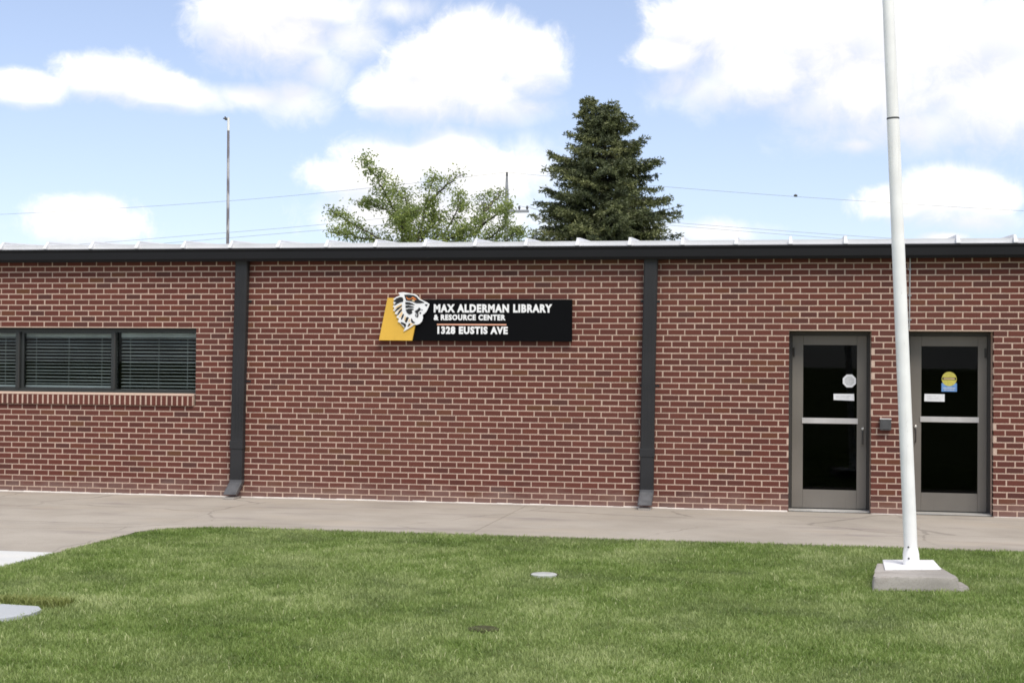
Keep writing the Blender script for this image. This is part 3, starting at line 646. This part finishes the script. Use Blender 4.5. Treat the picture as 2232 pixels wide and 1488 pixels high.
def text(body, x0, x1, z0, z1, bold):
    cu = bpy.data.curves.new('lettering', 'FONT'); cu.body = body; cu.size = 1.0; cu.offset = bold; cu.extrude = .02; cu.space_character = 1.16; cu.resolution_u = 3
    to = bpy.data.objects.new('tmp', cu); COL.objects.link(to)
    dg = bpy.context.evaluated_depsgraph_get(); dg.update(); me = bpy.data.meshes.new_from_object(to.evaluated_get(dg))
    bpy.data.objects.remove(to)
    co = np.empty(len(me.vertices) * 3); me.vertices.foreach_get('co', co); co = co.reshape(-1, 3)
    mn, mx_ = co.min(0), co.max(0)
    q = np.empty_like(co); q[:, 0] = x0 + (co[:, 0] - mn[0]) / (mx_[0] - mn[0]) * (x1 - x0); q[:, 2] = z0 + (co[:, 1] - mn[1]) / (mx_[1] - mn[1]) * (z1 - z0)
    q[:, 1] = -.0625 - (co[:, 2] - mn[2]) / (mx_[2] - mn[2]) * .008
    # every letter its own piece: group faces by touching x ranges
    faces = [tuple(p.vertices) for p in me.polygons]; iv = sorted((min(q[i_, 0] for i_ in f), max(q[i_, 0] for i_ in f), k_) for k_, f in enumerate(faces))
    groups, cur, hi = [], [], -1e9
    for a_, b_, k_ in iv:
        if a_ > hi + 1e-6 and cur: groups.append(cur); cur = []
        cur.append(k_); hi = max(hi, b_)
    groups.append(cur); bpy.data.meshes.remove(me)
    for gr in groups:
        idx = {}; V = []; Fc = []
        for k_ in gr:
            Fc.append(tuple(idx.setdefault(i_, len(idx)) for i_ in faces[k_]))
        V = [None] * len(idx)
        for i_, j_ in idx.items(): V[j_] = tuple(q[i_])
        sp_(MB().add(V, Fc), 'letter', 'white')
text('MAX ALDERMAN LIBRARY', 5.682, 7.142, 2.312, 2.413, .052)
text('& RESOURCE CENTER', 5.682, 6.572, 2.217, 2.288, .052)
text('1328 EUSTIS AVE', 5.730, 6.600, 2.050, 2.144, .052)
sp_(MB().box(5.722, 6.583, -.0665, -.0622, 2.158, 2.174), 'rule_line', 'salmon')

# ------------------------------------------------------------------ flagpole
fp = thing('flagpole', 'tall white painted flagpole leaning slightly left on a concrete footing in the lawn', 'flagpole', (10.915, -5.25, 0))
def fpart(mb, n_, m_, s=False): return child(mb.build(n_, m_, None, s), fp)
pb = np.array([10.914, -5.23, .108]); pt = np.array([10.713, -5.23, 4.675]); pdir = (pt - pb) / (pt[2] - pb[2])
def pp(z): return tuple(pb + pdir * (z - pb[2]))
zs = [.105, .6, 1.2, 2, 2.8, 3.70]; fpart(MB().tube([pp(z) for z in zs], [.0535, .0535, .053, .0525, .0515, .0505], 32), 'shaft', 'polewhite', True)
zs = [3.716, 4.4, 5.2, 6.2, 7.4]; fpart(MB().tube([pp(z) for z in zs], [.0485, .047, .045, .042, .038], 32), 'upper_shaft', 'polewhite', True)
fpart(MB().tube([pp(3.702), pp(3.714)], [.0508, .0508], 32), 'joint_band', 'boxgrey', True)
fpart(MB().tube([pp(.112), pp(.20), pp(.235), pp(.25)], [.066, .064, .058, .0545], 32), 'collar', 'polewhite', True)
for z in (.17, .26):
    c_ = Vector(pp(z)); fpart(MB().tube([c_ + Vector((-.022, -.058, 0)), c_ + Vector((-.023, -.066, 0))], .008, 10), 'set_screw', 'boxgrey')
fpart(MB().tube([Vector(pp(7.40)), Vector(pp(7.43)), Vector(pp(7.47)), Vector(pp(7.52)), Vector(pp(7.55))], [.03, .055, .07, .05, .01], 20), 'finial_ball', 'bar', True)
def rotp(cx, cy, w, d, a, jit=0):
    ca, sa = math.cos(a), math.sin(a); return [(cx + px * ca - py * sa, cy + px * sa + py * ca) for px, py in ((-w / 2, -d / 2), (w / 2, -d / 2), (w / 2, d / 2), (-w / 2, d / 2))]
def slab_bm(poly, z0, z1, taper, bev, name, mat, rough=0.0, sub=0):
    bm = bmesh.new(); cx = sum(p[0] for p in poly) / 4; cy = sum(p[1] for p in poly) / 4
    lo = [bm.verts.new((cx + (x - cx) * (1 + taper), cy + (y - cy) * (1 + taper), z0)) for x, y in poly]; hi = [bm.verts.new((x, y, z1)) for x, y in poly]
    bm.faces.new(lo[::-1]); bm.faces.new(hi)
    for i in range(4): bm.faces.new((lo[i], lo[(i + 1) % 4], hi[(i + 1) % 4], hi[i]))
    bmesh.ops.bevel(bm, geom=list(bm.edges), offset=bev, segments=3, affect='EDGES')
    if sub:
        bmesh.ops.subdivide_edges(bm, edges=list(bm.edges), cuts=sub, use_grid_fill=True)
        for q in bm.verts: q.co += Vector((random.gauss(0, rough), random.gauss(0, rough), random.gauss(0, rough * .7)))
    bm.verts.index_update(); mb = MB().add([tuple(q.co) for q in bm.verts], [tuple(w.index for w in f.verts) for f in bm.faces]); bm.free()
    return fpart(mb, name, mat, True)
def rough_block(poly, zt, rnd, name, rough, flare=.03):
    # weathered cast block: rounded outline, worn arrises, pitted faces
    n = len(poly); out = []
    for i_ in range(n):
        a_, b_, c_ = (np.array(poly[(i_ - 1) % n]), np.array(poly[i_]), np.array(poly[(i_ + 1) % n]))
        p_ = b_ + (a_ - b_) / np.linalg.norm(a_ - b_) * rnd; q_ = b_ + (c_ - b_) / np.linalg.norm(c_ - b_) * rnd
        for t_ in np.linspace(0, 1, 5): out.append((1 - t_) ** 2 * p_ + 2 * t_ * (1 - t_) * b_ + t_ ** 2 * q_)
        e_ = np.array(poly[(i_ + 1) % n]); q2 = e_ + (b_ - e_) / np.linalg.norm(b_ - e_) * rnd
        for t_ in np.linspace(0, 1, 14)[1:-1]: out.append(q_ + (q2 - q_) * t_)
    out = np.array(out); m = len(out); cen = out.mean(0); V = []; lay = [(1 + flare, -.05), (1 + flare * .7, 0), (1 + flare * .35, zt * .5), (1.004, zt * .82), (.992, zt * .955), (.972, zt), (.90, zt + .001), (.70, zt + .002), (.45, zt + .002), (.2, zt + .002)]
    for (k_, z_) in lay:
        for p_ in out: 
            q_ = cen + (p_ - cen) * k_; V.append((q_[0] + random.gauss(0, rough), q_[1] + random.gauss(0, rough), z_ + random.gauss(0, rough * .45)))
    V.append((cen[0], cen[1], zt + .002)); Fc = []
    for i_ in range(len(lay) - 1):
        for k_ in range(m): Fc.append((i_ * m + k_, i_ * m + (k_ + 1) % m, (i_ + 1) * m + (k_ + 1) % m, (i_ + 1) * m + k_))
    top_ = (len(lay) - 1) * m
    for k_ in range(m): Fc.append((top_ + k_, top_ + (k_ + 1) % m, len(V) - 1))
    return fpart(MB().add(V, Fc), name, 'footing', True)
rough_block([(10.578, -5.86), (11.225, -5.765), (11.11, -4.98), (10.655, -5.06)], .096, .05, 'footing', .0026)
rough_block([(10.90, -5.80), (11.31, -5.74), (11.26, -5.42), (10.92, -5.3)], .022, .09, 'footing_skirt', .003, .05)
slab_bm([(10.69, -5.52), (11.13, -5.38), (11.12, -4.87), (10.705, -4.96)], .098, .112, .0, .003, 'base_plate', 'polewhite')

# ------------------------------------------------------------------ things in the lawn
vc = thing('valve_cover', 'round white lid sunk in the lawn in front of the right downspout', 'cover', (8.005, -5.75, 0))
child(MB().tube([(8.005, -5.74, -.03), (8.005, -5.74, .008), (8.005, -5.74, .012)], [.105, .105, .098], 32).build('lid', 'lid', smooth=True), vc)
child(MB().tube([(8.005, -5.70, -.03), (8.005, -5.70, .002)], [.125, .12], 32).build('shade_rim', 'dirt_shade', smooth=True), vc)  # bare earth ring, its dark colour also painting the grass shadow behind the lid
hc = thing('sprinkler_cover', 'small brown sunken sprinkler cover in the lawn, nearest the viewer', 'cover', (8.02, -8.2, 0))
child(MB().tube([(8.02, -8.2, -.03), (8.02, -8.2, .008), (8.02, -8.2, .011)], [.085, .085, .075], 24).build('lid', 'dirt_shade', smooth=True), hc)
child(MB().tube([(8.02, -8.2, -.03), (8.02, -8.2, .005)], [.10, .10], 24).build('ring', 'dirt_shade', smooth=True), hc)

def in_poly(x, y, poly):
    ins = np.zeros(len(x), bool); n = len(poly)
    for i in range(n):
        x0, y0 = poly[i]; x1, y1 = poly[(i + 1) % n]
        c = ((y0 > y) != (y1 > y)); xi = (x1 - x0) * (y - y0) / ((y1 - y0) if y1 != y0 else 1e-9) + x0; ins ^= c & (x < xi)
    return ins
def vnoise(x, y, s, seed):
    r = np.random.default_rng(seed); G = r.random((256, 256)); xs_, ys_ = x * s + 31.7, y * s + 57.3
    i, j = np.floor(xs_).astype(int), np.floor(ys_).astype(int); fx, fy = xs_ - i, ys_ - j; fx = fx * fx * (3 - 2 * fx); fy = fy * fy * (3 - 2 * fy)
    a = G[i % 256, j % 256]; b = G[(i + 1) % 256, j % 256]; c = G[i % 256, (j + 1) % 256]; d = G[(i + 1) % 256, (j + 1) % 256]
    return (a * (1 - fx) + b * fx) * (1 - fy) + (c * (1 - fx) + d * fx) * fy
def blades(px, py, hgt, wid, tone_, lean):
    n = len(px); th = rng.random(n) * 2 * np.pi; ld = rng.random(n) * 2 * np.pi
    ax, ay = np.cos(th) * wid / 2, np.sin(th) * wid / 2
    lx, ly = np.cos(ld) * lean * hgt, np.sin(ld) * lean * hgt
    z0 = np.full(n, -.014)
    V = np.empty((n, 5, 3)); V[:, 0] = np.stack([px - ax, py - ay, z0], 1); V[:, 1] = np.stack([px + ax, py + ay, z0], 1)
    mx_, my_ = px + lx * .35, py + ly * .35
    V[:, 2] = np.stack([mx_ + ax * .8, my_ + ay * .8, z0 + hgt * .6], 1); V[:, 3] = np.stack([mx_ - ax * .8, my_ - ay * .8, z0 + hgt * .6], 1)
    V[:, 4] = np.stack([px + lx, py + ly, z0 + hgt * (1 - .25 * lean)], 1)
    base = np.arange(n)[:, None] * 5; T = np.concatenate([base + [0, 1, 2], base + [0, 2, 3], base + [3, 2, 4]], 1).reshape(-1, 3)
    return V.reshape(-1, 3), T, np.repeat(tone_, 3)
# density falls with distance, as the turf is seen
def lawn_points(dens, y0, y1):
    n = int(dens * 10.6 * (y1 - y0)); return 2.9 + 10.6 * rng.random(n), y0 + (y1 - y0) * rng.random(n)
PX, PY = [], []
for d_, a_, b_ in ((4700, -4.9, LY + .02), (5600, -7, -4.9), (6200, -10.9, -7), (1200, -13.9, -10.9)):
    a, b = lawn_points(d_, a_, b_); PX.append(a); PY.append(b)
PX = np.concatenate(PX); PY = np.concatenate(PY)
edge = .03 * (vnoise(PX, PY, 6, 3) - .5) + .03 * (vnoise(PX, PY, 19, 4) - .5)
keep = in_poly(PX + edge, PY + edge, lawn_poly)
def outside_rect(x, y, cx, cy, w, d, a):
    ca, sa = math.cos(-a), math.sin(-a); ux = (x - cx) * ca - (y - cy) * sa; uy = (x - cx) * sa + (y - cy) * ca
    return (np.abs(ux) > w / 2) | (np.abs(uy) > d / 2)
keep &= ~in_poly(PX, PY, [(10.57, -5.87), (11.235, -5.77), (11.115, -4.97), (10.65, -5.05)]) & outside_rect(PX, PY, 11.08, -5.5, .50, .58, .10)
keep &= ((PX - 8.01) ** 2 + ((PY + 5.71)) ** 2 > .090 ** 2) & ((PX - 8.02) ** 2 + (PY + 8.17) ** 2 > .07 ** 2)
keep &= ~((PX + edge * .8 < 4.93) & (PY + edge < -8.11) & (PY + edge > -8.63))
# view wedge with a margin of a step to each side
keep &= (PX > 9.94 + (PY + 17.45) * (-.62) - .9) & (PX < 9.94 + (PY + 17.45) * .165 + 1.3)
PX, PY = PX[keep], PY[keep]
n1 = vnoise(PX, PY, 1.1, 11); n2 = vnoise(PX, PY, 3.7, 12); n3 = vnoise(PX, PY, 13, 13); n4 = vnoise(PX, PY, 30, 14)
clump = .35 * n1 + .35 * n2 + .3 * n3
hgt = (.021 + .019 * clump + .012 * (n4 - .5)) * rng.uniform(.65, 1.25, len(PX))
near_edge = (PY > LY - .10); hgt[near_edge] *= 1.15
tn = np.clip(.54 + .55 * (n2 - .5) + .35 * (n1 - .5) + .45 * (n4 - .5) + .25 * (n3 - .5) + rng.normal(0, .10, len(PX)), 0, .93)
seed = rng.random(len(PX)) < .010 + .030 * (n3 > .68) * (n1 > .4); tn[seed] = rng.uniform(.9, 1, seed.sum()); hgt[seed] *= 1.35
bare = (n3 < .16) & (n4 < .5); hgt[bare] *= .45; tn[bare] *= .45
V, T, TT = blades(PX, PY, hgt, rng.uniform(.0040, .0068, len(PX)), tn, rng.uniform(.15, .95, len(PX)))
go = fast_obj('lawn_grass', V, T, TT, 'grass'); tag(go, 'short green turf with pale seed heads filling the foreground', 'grass', kind='stuff')
n = 2600; qx = 3.8 + 1.22 * rng.random(n); qy = -8.03 + .17 * rng.random(n) - .02
V, T, TT = blades(qx, qy, rng.uniform(.045, .095, n), rng.uniform(.004, .007, n), np.clip(rng.normal(.5, .22, n), 0, 1), rng.uniform(.3, 1.1, n))
dg_ = fast_obj('dry_grass', V, T, TT, 'dry'); tag(dg_, 'taller olive-brown tuft of grass along the back of the small concrete pad', 'grass', kind='stuff')

# ------------------------------------------------------------------ trees
def leaf_tris(P, D, L, W, tone_, twist=None):
    # one pointed kite per leaf: 2 triangles
    n = len(P); D = D / np.linalg.norm(D, axis=1, keepdims=True); r = rng.normal(size=(n, 3)); S = np.cross(D, r); S /= np.linalg.norm(S, axis=1, keepdims=True)
    L = np.broadcast_to(L, (n,))[:, None]; W = np.broadcast_to(W, (n,))[:, None]
    V = np.empty((n, 4, 3)); V[:, 0] = P; V[:, 1] = P + D * L * .5 + S * W * .5; V[:, 2] = P + D * L; V[:, 3] = P + D * L * .5 - S * W * .5
    b = np.arange(n)[:, None] * 4; T = np.concatenate([b + [0, 1, 2], b + [0, 2, 3]], 1).reshape(-1, 3)
    return V.reshape(-1, 3), T, np.repeat(tone_, 2)

SC = at(1316, 400, 30.0); sx, sy = float(SC[0]), 30.0
spruce = thing('spruce_tree', 'dark green spruce with two tops rising behind the roof', 'tree', (sx, sy, 0))
tr = MB(); tr.tube([(sx, sy, 0), (sx + .02, sy, 4), (sx - .05, sy, 8), (sx - .42, sy, 9.9), (sx - .52, sy, 10.42)], [.2, .15, .075, .03, .012], 10)
tr.tube([(sx - .05, sy, 8.2), (sx + .10, sy - .05, 9.4), (sx + .16, sy - .05, 10.22)], [.05, .03, .01], 8)
prof = [(2.0, 3.3), (4.5, 3.05), (5.3, 2.75), (6.0, 2.35), (6.7, 2.25), (7.2, 1.95), (7.8, 1.85), (8.4, 1.62), (8.9, 1.18), (9.3, 1.0), (9.8, .80), (10.15, .42), (10.4, .1)]
def rad(z): return float(np.interp(z, [p[0] for p in prof], [p[1] for p in prof]))
NP, ND, NL, NT_ = [], [], [], []
def spray(p0, p1, upc, length_, w, ntw, t0):
    # a flat bough: main axis with side shoots, each clothed with needles
    p0 = np.array(p0); p1 = np.array(p1); ax = p1 - p0; L = np.linalg.norm(ax); axn = ax / L; side = np.cross(axn, [0, 0, 1.]); side /= np.linalg.norm(side) + 1e-9
    tr.tube([tuple(p0), tuple(p0 + ax * .5 + np.array([0, 0, -upc * .5])), tuple(p1)], [.022 * L / 2 + .006, .012 * L / 2 + .004, .003], 4, cap=False)
    for k in range(ntw):
        s = .18 + .82 * (k + rng.random()) / ntw; base = p0 + ax * s + np.array([0, 0, -upc * 4 * s * (1 - s) * .5])
        for sg in (-1, 1):
            if rng.random() < .08: continue
            l = w * (1.12 - s) * rng.uniform(.7, 1.2) + .10
            d = side * sg * rng.uniform(.7, 1) + axn * rng.uniform(.5, .9) + np.array([0, 0, rng.uniform(-.50, .05)]); d /= np.linalg.norm(d)
            m = max(5, int(l / .014)); q = rng.random(m)
            P = base + d * (l * q)[:, None] + rng.normal(0, .012, (m, 3)) + np.array([0, 0, -1.]) * (.22 * l * q ** 2)[:, None]
            D = d + rng.normal(0, .75, (m, 3)) + np.array([0, 0, .10]); NP.append(P); ND.append(D); NL.append(rng.uniform(.055, .12, m)); NT_.append(np.clip(t0 + .22 * (q - .5) + .20 * rng.normal(size=m) * .8, 0, 1))
    m = int(L * 26); q = .15 + .9 * rng.random(m); NP.append(p0 + ax * np.minimum(q, 1.03)[:, None] + np.array([0, 0, -1.]) * (upc * 2 * q * (1 - np.minimum(q, 1)))[:, None] + rng.normal(0, .02, (m, 3))); ND.append(axn + rng.normal(0, .6, (m, 3))); NL.append(rng.uniform(.06, .12, m)); NT_.append(np.clip(t0 + .1 + .15 * rng.normal(size=m), 0, 1))
def whorls(cx, cy, z0, z1, radf, dz, nb, lean=(0, 0)):
    z = z0; ph = 0
    while z < z1:
        R = radf(z); n_ = max(5, int(nb * (.55 + .45 * min(1, R / 1.5))))
        for i in range(n_):
            a = ph + 2 * math.pi * i / n_ + rng.normal(0, .18); r = R * rng.choice([rng.uniform(.62, .95), rng.uniform(.92, 1.16)], p=[.55, .45])
            if r < .12: r = .12
            zz = z + rng.normal(0, .06); droop = -.12 * r + rng.normal(0, .05 * r) + (.30 * r if R < .9 else .08 * r)
            c = (cx + lean[0] * (z - z0), cy + lean[1] * (z - z0), zz)
            spray(c, (c[0] + math.cos(a) * r, c[1] + math.sin(a) * r, zz + droop), .10 * r + .02, r, .24 * r + .10, max(4, int(6.5 * r + 3)), float(np.clip(.46 + rng.normal(0, .24), .05, .95)))
        z += dz * rng.uniform(.8, 1.2); ph += 2.4
whorls(sx, sy, 3.4, 9.1, rad, .25, 10)
whorls(sx - .22, sy, 9.05, 10.3, lambda z: float(np.interp(z, [9, 9.6, 10.0, 10.3, 10.45], [.90, .60, .30, .15, .04])), .15, 8, (-.24, 0))
whorls(sx + .08, sy - .05, 9.05, 10.12, lambda z: float(np.interp(z, [9, 9.5, 9.9, 10.2, 10.3], [1.0, .70, .40, .15, .04])), .15, 8, (.08, 0))
# a few boughs that stick out of the outline
for (bx, by, z0) in ((1195, 332, 7.9), (1408, 302, 8.0), (1437, 352, 7.7), (1476, 463, 6.4), (1158, 512, 5.7), (1186, 410, 7.0), (1455, 433, 6.9), (1188, 462, 6.3), (1440, 498, 5.9)):
    tip = at(bx, by, 30.0 + rng.uniform(-.5, .3)); 
    for e in range(3):
        tp = tip + rng.normal(0, .08, 3) * (e > 0); spray((sx, sy, z0 + rng.normal(0, .1)), tuple(tp), .1, 2, .42, 13, .45)
P = np.concatenate(NP); V, T, TT = leaf_tris(P, np.concatenate(ND), np.concatenate(NL) * 1.25, .036, np.concatenate(NT_))
print('needles', len(P))
child(tr.build('trunk', 'bark'), spruce); child(fast_obj('crown', V, T, TT, 'needle'), spruce)

DY = 24.0
dtree = thing('locust_tree', 'airy light green deciduous tree spreading behind the roof left of the spruce', 'tree', (float(at(905, 600, DY)[0]), DY, 0))
dm = MB(); LP, LD, LL, LT = [], [], [], []
bx0 = at(905, 560, DY); dm.tube([(bx0[0], DY, 0), (bx0[0] + .05, DY, 2.5), (bx0[0], DY, float(bx0[2]))], [.2, .16, .12], 10)
def leafy(p, n_, spread, t0):
    P = np.array(p) + rng.normal(0, 1, (n_, 3)) * np.array([spread, spread, spread * .62]); D = rng.normal(0, 1, (n_, 3)) + np.array([0, 0, -.3])
    LP.append(P); LD.append(D); LL.append(rng.uniform(.06, .12, n_)); LT.append(np.clip(t0 + rng.normal(0, .2, n_), 0, 1))
def limb(pts, dens, r0=.045, spread=.16):
    dep = rng.uniform(-1.6, 1.6); Q = []
    for i, (x, y) in enumerate(pts): Q.append(at(x + rng.normal(0, 3), y, DY + dep * i / (len(pts) - 1) + rng.normal(0, .08)))
    Q = np.array(Q); m = (len(Q) - 1) * 7; s = np.linspace(0, len(Q) - 1, m + 1); C_ = np.stack([np.interp(s, range(len(Q)), Q[:, k]) for k in range(3)], 1)
    C_[1:-1] += rng.normal(0, .02, (m - 1, 3)); dm.tube([tuple(c) for c in C_], list(np.linspace(r0, .006, m + 1)), 6)
    for i in range(int(m * .22), m + 1):
        f = i / m
        for k in range(rng.integers(1, 4)):
            d = rng.normal(0, 1, 3) * np.array([1, 1, .75]) + np.array([0, 0, .35]); d /= np.linalg.norm(d); L = rng.uniform(.18, .55) * (1.1 - .5 * f)
            e = C_[i] + d * L; dm.tube([tuple(C_[i]), tuple(C_[i] + d * L * .5 + np.array([0, 0, .02])), tuple(e)], [.009, .006, .003], 4, cap=False)
            t0 = float(np.clip(.5 + rng.normal(0, .2), .1, .95))
            for q in (.45, .75, 1.0): leafy(C_[i] + d * L * q, int(dens * rng.uniform(.55, 1.75)), spread * rng.uniform(.45, .9), t0)
LIMBS = [([(905, 552), (880, 500), (852, 440), (818, 388), (797, 354)], 11), ([(880, 505), (855, 470), (820, 446), (788, 440)], 9), ([(900, 550), (830, 524), (775, 492), (726, 462)], 8), ([(840, 530), (765, 512), (724, 506)], 8),
         ([(905, 550), (918, 480), (934, 425), (950, 378)], 10), ([(932, 440), (975, 405), (1001, 384)], 4), ([(908, 550), (975, 500), (998, 455), (1003, 432)], 11), ([(915, 552), (1025, 515), (1058, 470), (1052, 425)], 9), ([(1056, 460), (1085, 432), (1096, 416)], 4),
         ([(1030, 512), (1085, 462), (1122, 452)], 11), ([(920, 555), (1075, 545), (1108, 520), (1130, 502)], 10), ([(900, 552), (892, 490), (885, 440), (862, 405)], 12), ([(905, 552), (930, 500), (950, 470), (940, 445)], 12), ([(905, 552), (870, 520), (880, 480), (905, 460)], 11),
         ([(905, 550), (960, 530), (1000, 510), (1030, 500)], 9), ([(900, 545), (850, 540), (820, 530)], 8), ([(1000, 545), (1060, 520), (1100, 490)], 6)]
for pts, dn in LIMBS: limb(pts, dn)
P = np.concatenate(LP); V, T, TT = leaf_tris(P, np.concatenate(LD), np.concatenate(LL), .044, np.concatenate(LT)); print('leaves', len(P))
child(dm.build('trunk', 'bark'), dtree); child(fast_obj('crown', V, T, TT, 'leaf'), dtree)

# ------------------------------------------------------------------ poles and wires
UY = 42.0; ut = at(1105, 378, UY); ux = float(ut[0])
up_ = thing('utility_pole', 'grey wooden utility pole with crossarm between the two trees', 'pole', (ux, UY, 0))
child(MB().tube([(ux, UY, 0), (ux, UY, 5), (ux, UY, float(ut[2]) - .9), (ux, UY, float(ut[2]) - .1)], [.12, .10, .08, .045], 14).build('shaft', 'utility', smooth=True), up_)
child(MB().tube([(ux, UY, float(ut[2]) - .12), (ux, UY, float(ut[2]) + .05)], [.05, .04], 10).build('top_insulator', 'boxgrey', smooth=True), up_)
cz = float(at(1130, 461, UY)[2]); child(MB().bbox(ux - .75, ux + .95, UY - .16, UY - .06, cz - .06, cz + .05, .008).build('crossarm', 'utility'), up_)
INS = (-.68, .55, .88)
for q in INS: child(MB().tube([(ux + q, UY - .11, cz + .05), (ux + q, UY - .11, cz + .13), (ux + q, UY - .11, cz + .15), (ux + q, UY - .11, cz + .22)], [.02, .055, .055, .03], 10).build('insulator', 'boxgrey', smooth=True), up_)
def wire(pts, name_label, r=.0075):
    Q = np.array(pts); s = np.linspace(0, len(Q) - 1, 41); from_ = []
    for k in range(3): from_.append(np.interp(s, range(len(Q)), Q[:, k]))
    W = np.stack(from_, 1)
    for _ in range(30): W[1:-1] = .25 * W[:-2] + .5 * W[1:-1] + .25 * W[2:]
    o = MB().tube([tuple(w) for w in W], r, 5).build('power_line', 'wire', smooth=True); tag(o, name_label, 'power line', 'wires strung from the utility pole'); return W
top = (ux, UY, float(ut[2]) + .05)
wire([at(-700, 492, 62), at(-300, 481, 56), at(0, 468, 52), at(350, 450, 48.5), at(700, 424, 45.5), top], 'highest thin wire running left from the pole top over the mast')
Wr = wire([top, at(1200, 385, 43), at(1450, 408, 45), at(1740, 430, 47), at(2232, 461, 50), at(2800, 490, 54)], 'highest thin wire running right from the pole top, carrying a small dark marker')
arm = lambda q: (ux + q, UY - .11, cz + .22)
wire([at(-500, 570, 58), at(0, 546, 52), at(250, 527, 49), at(480, 508, 46), at(720, 490, 44), arm(-.68)], 'upper of the two low wires left of the pole just above the roof')
wire([at(-500, 590, 58), at(0, 556, 52), at(250, 540, 49), at(480, 520, 46), at(720, 500, 44), (ux - .1, UY - .1, cz - .12)], 'lowest wire left of the pole, skimming the roof')
wire([arm(.55), at(1190, 464, 43), at(1450, 484, 45), at(1700, 503, 47), at(1960, 522, 48), at(2700, 565, 54)], 'upper of the two low wires right of the spruce above the roof')
wire([arm(.88), at(1190, 470, 43), at(1450, 490, 45), at(1700, 511, 47), at(1960, 530, 48), at(2700, 575, 54)], 'lower of the two low wires right of the spruce, nearest the roof')
i = int(np.argmin(np.abs(Wr[:, 0] - at(1740, 430, 47)[0]))); w = Wr[i]
mk = MB().tube([(w[0] - .06, w[1], w[2]), (w[0] - .05, w[1], w[2] + .03), (w[0], w[1], w[2] + .05), (w[0] + .05, w[1], w[2] + .03), (w[0] + .06, w[1], w[2])], [.02, .05, .065, .05, .02], 10).build('wire_marker', 'boxgrey', smooth=True)
tag(mk, 'small dark marker on the upper right wire against the sky', 'marker')

MY = 28.0; mp = at(498, 262, MY); mx0 = float(mp[0]); mz = float(mp[2])
mast = thing('mast', 'thin weathered grey mast standing alone behind the roof at left', 'mast', (mx0, MY, 0))
child(MB().tube([(mx0 + .02, MY, 0), (mx0 + .02, MY, 6), (mx0, MY, mz - .35)], [.06, .05, .042], 14).build('shaft', 'mast', smooth=True), mast)
child(MB().tube([(mx0, MY, mz - .35), (mx0, MY, mz + .08)], [.045, .04], 14).build('cap_sleeve', 'white', smooth=True), mast)
child(MB().tube([(mx0, MY, mz + .02), (mx0 - .09, MY, mz + .03), (mx0 - .12, MY, mz + .12)], [.03, .045, .02], 10).add([(mx0 - .18, MY - .03, mz + .04), (mx0 - .06, MY - .03, mz + .0), (mx0 - .06, MY + .03, mz + .0), (mx0 - .18, MY + .03, mz + .04), (mx0 - .18, MY - .03, mz + .07), (mx0 - .06, MY - .03, mz + .08), (mx0 - .06, MY + .03, mz + .08), (mx0 - .18, MY + .03, mz + .07)], [(0, 3, 2, 1), (4, 5, 6, 7), (0, 1, 5, 4), (1, 2, 6, 5), (2, 3, 7, 6), (3, 0, 4, 7)]).build('pulley', 'boxgrey'), mast)
scene.cycles.filter_width = 1.7; scene.cycles.max_bounces = 6; scene.cycles.transparent_max_bounces = 10; scene.cycles.use_denoising = True
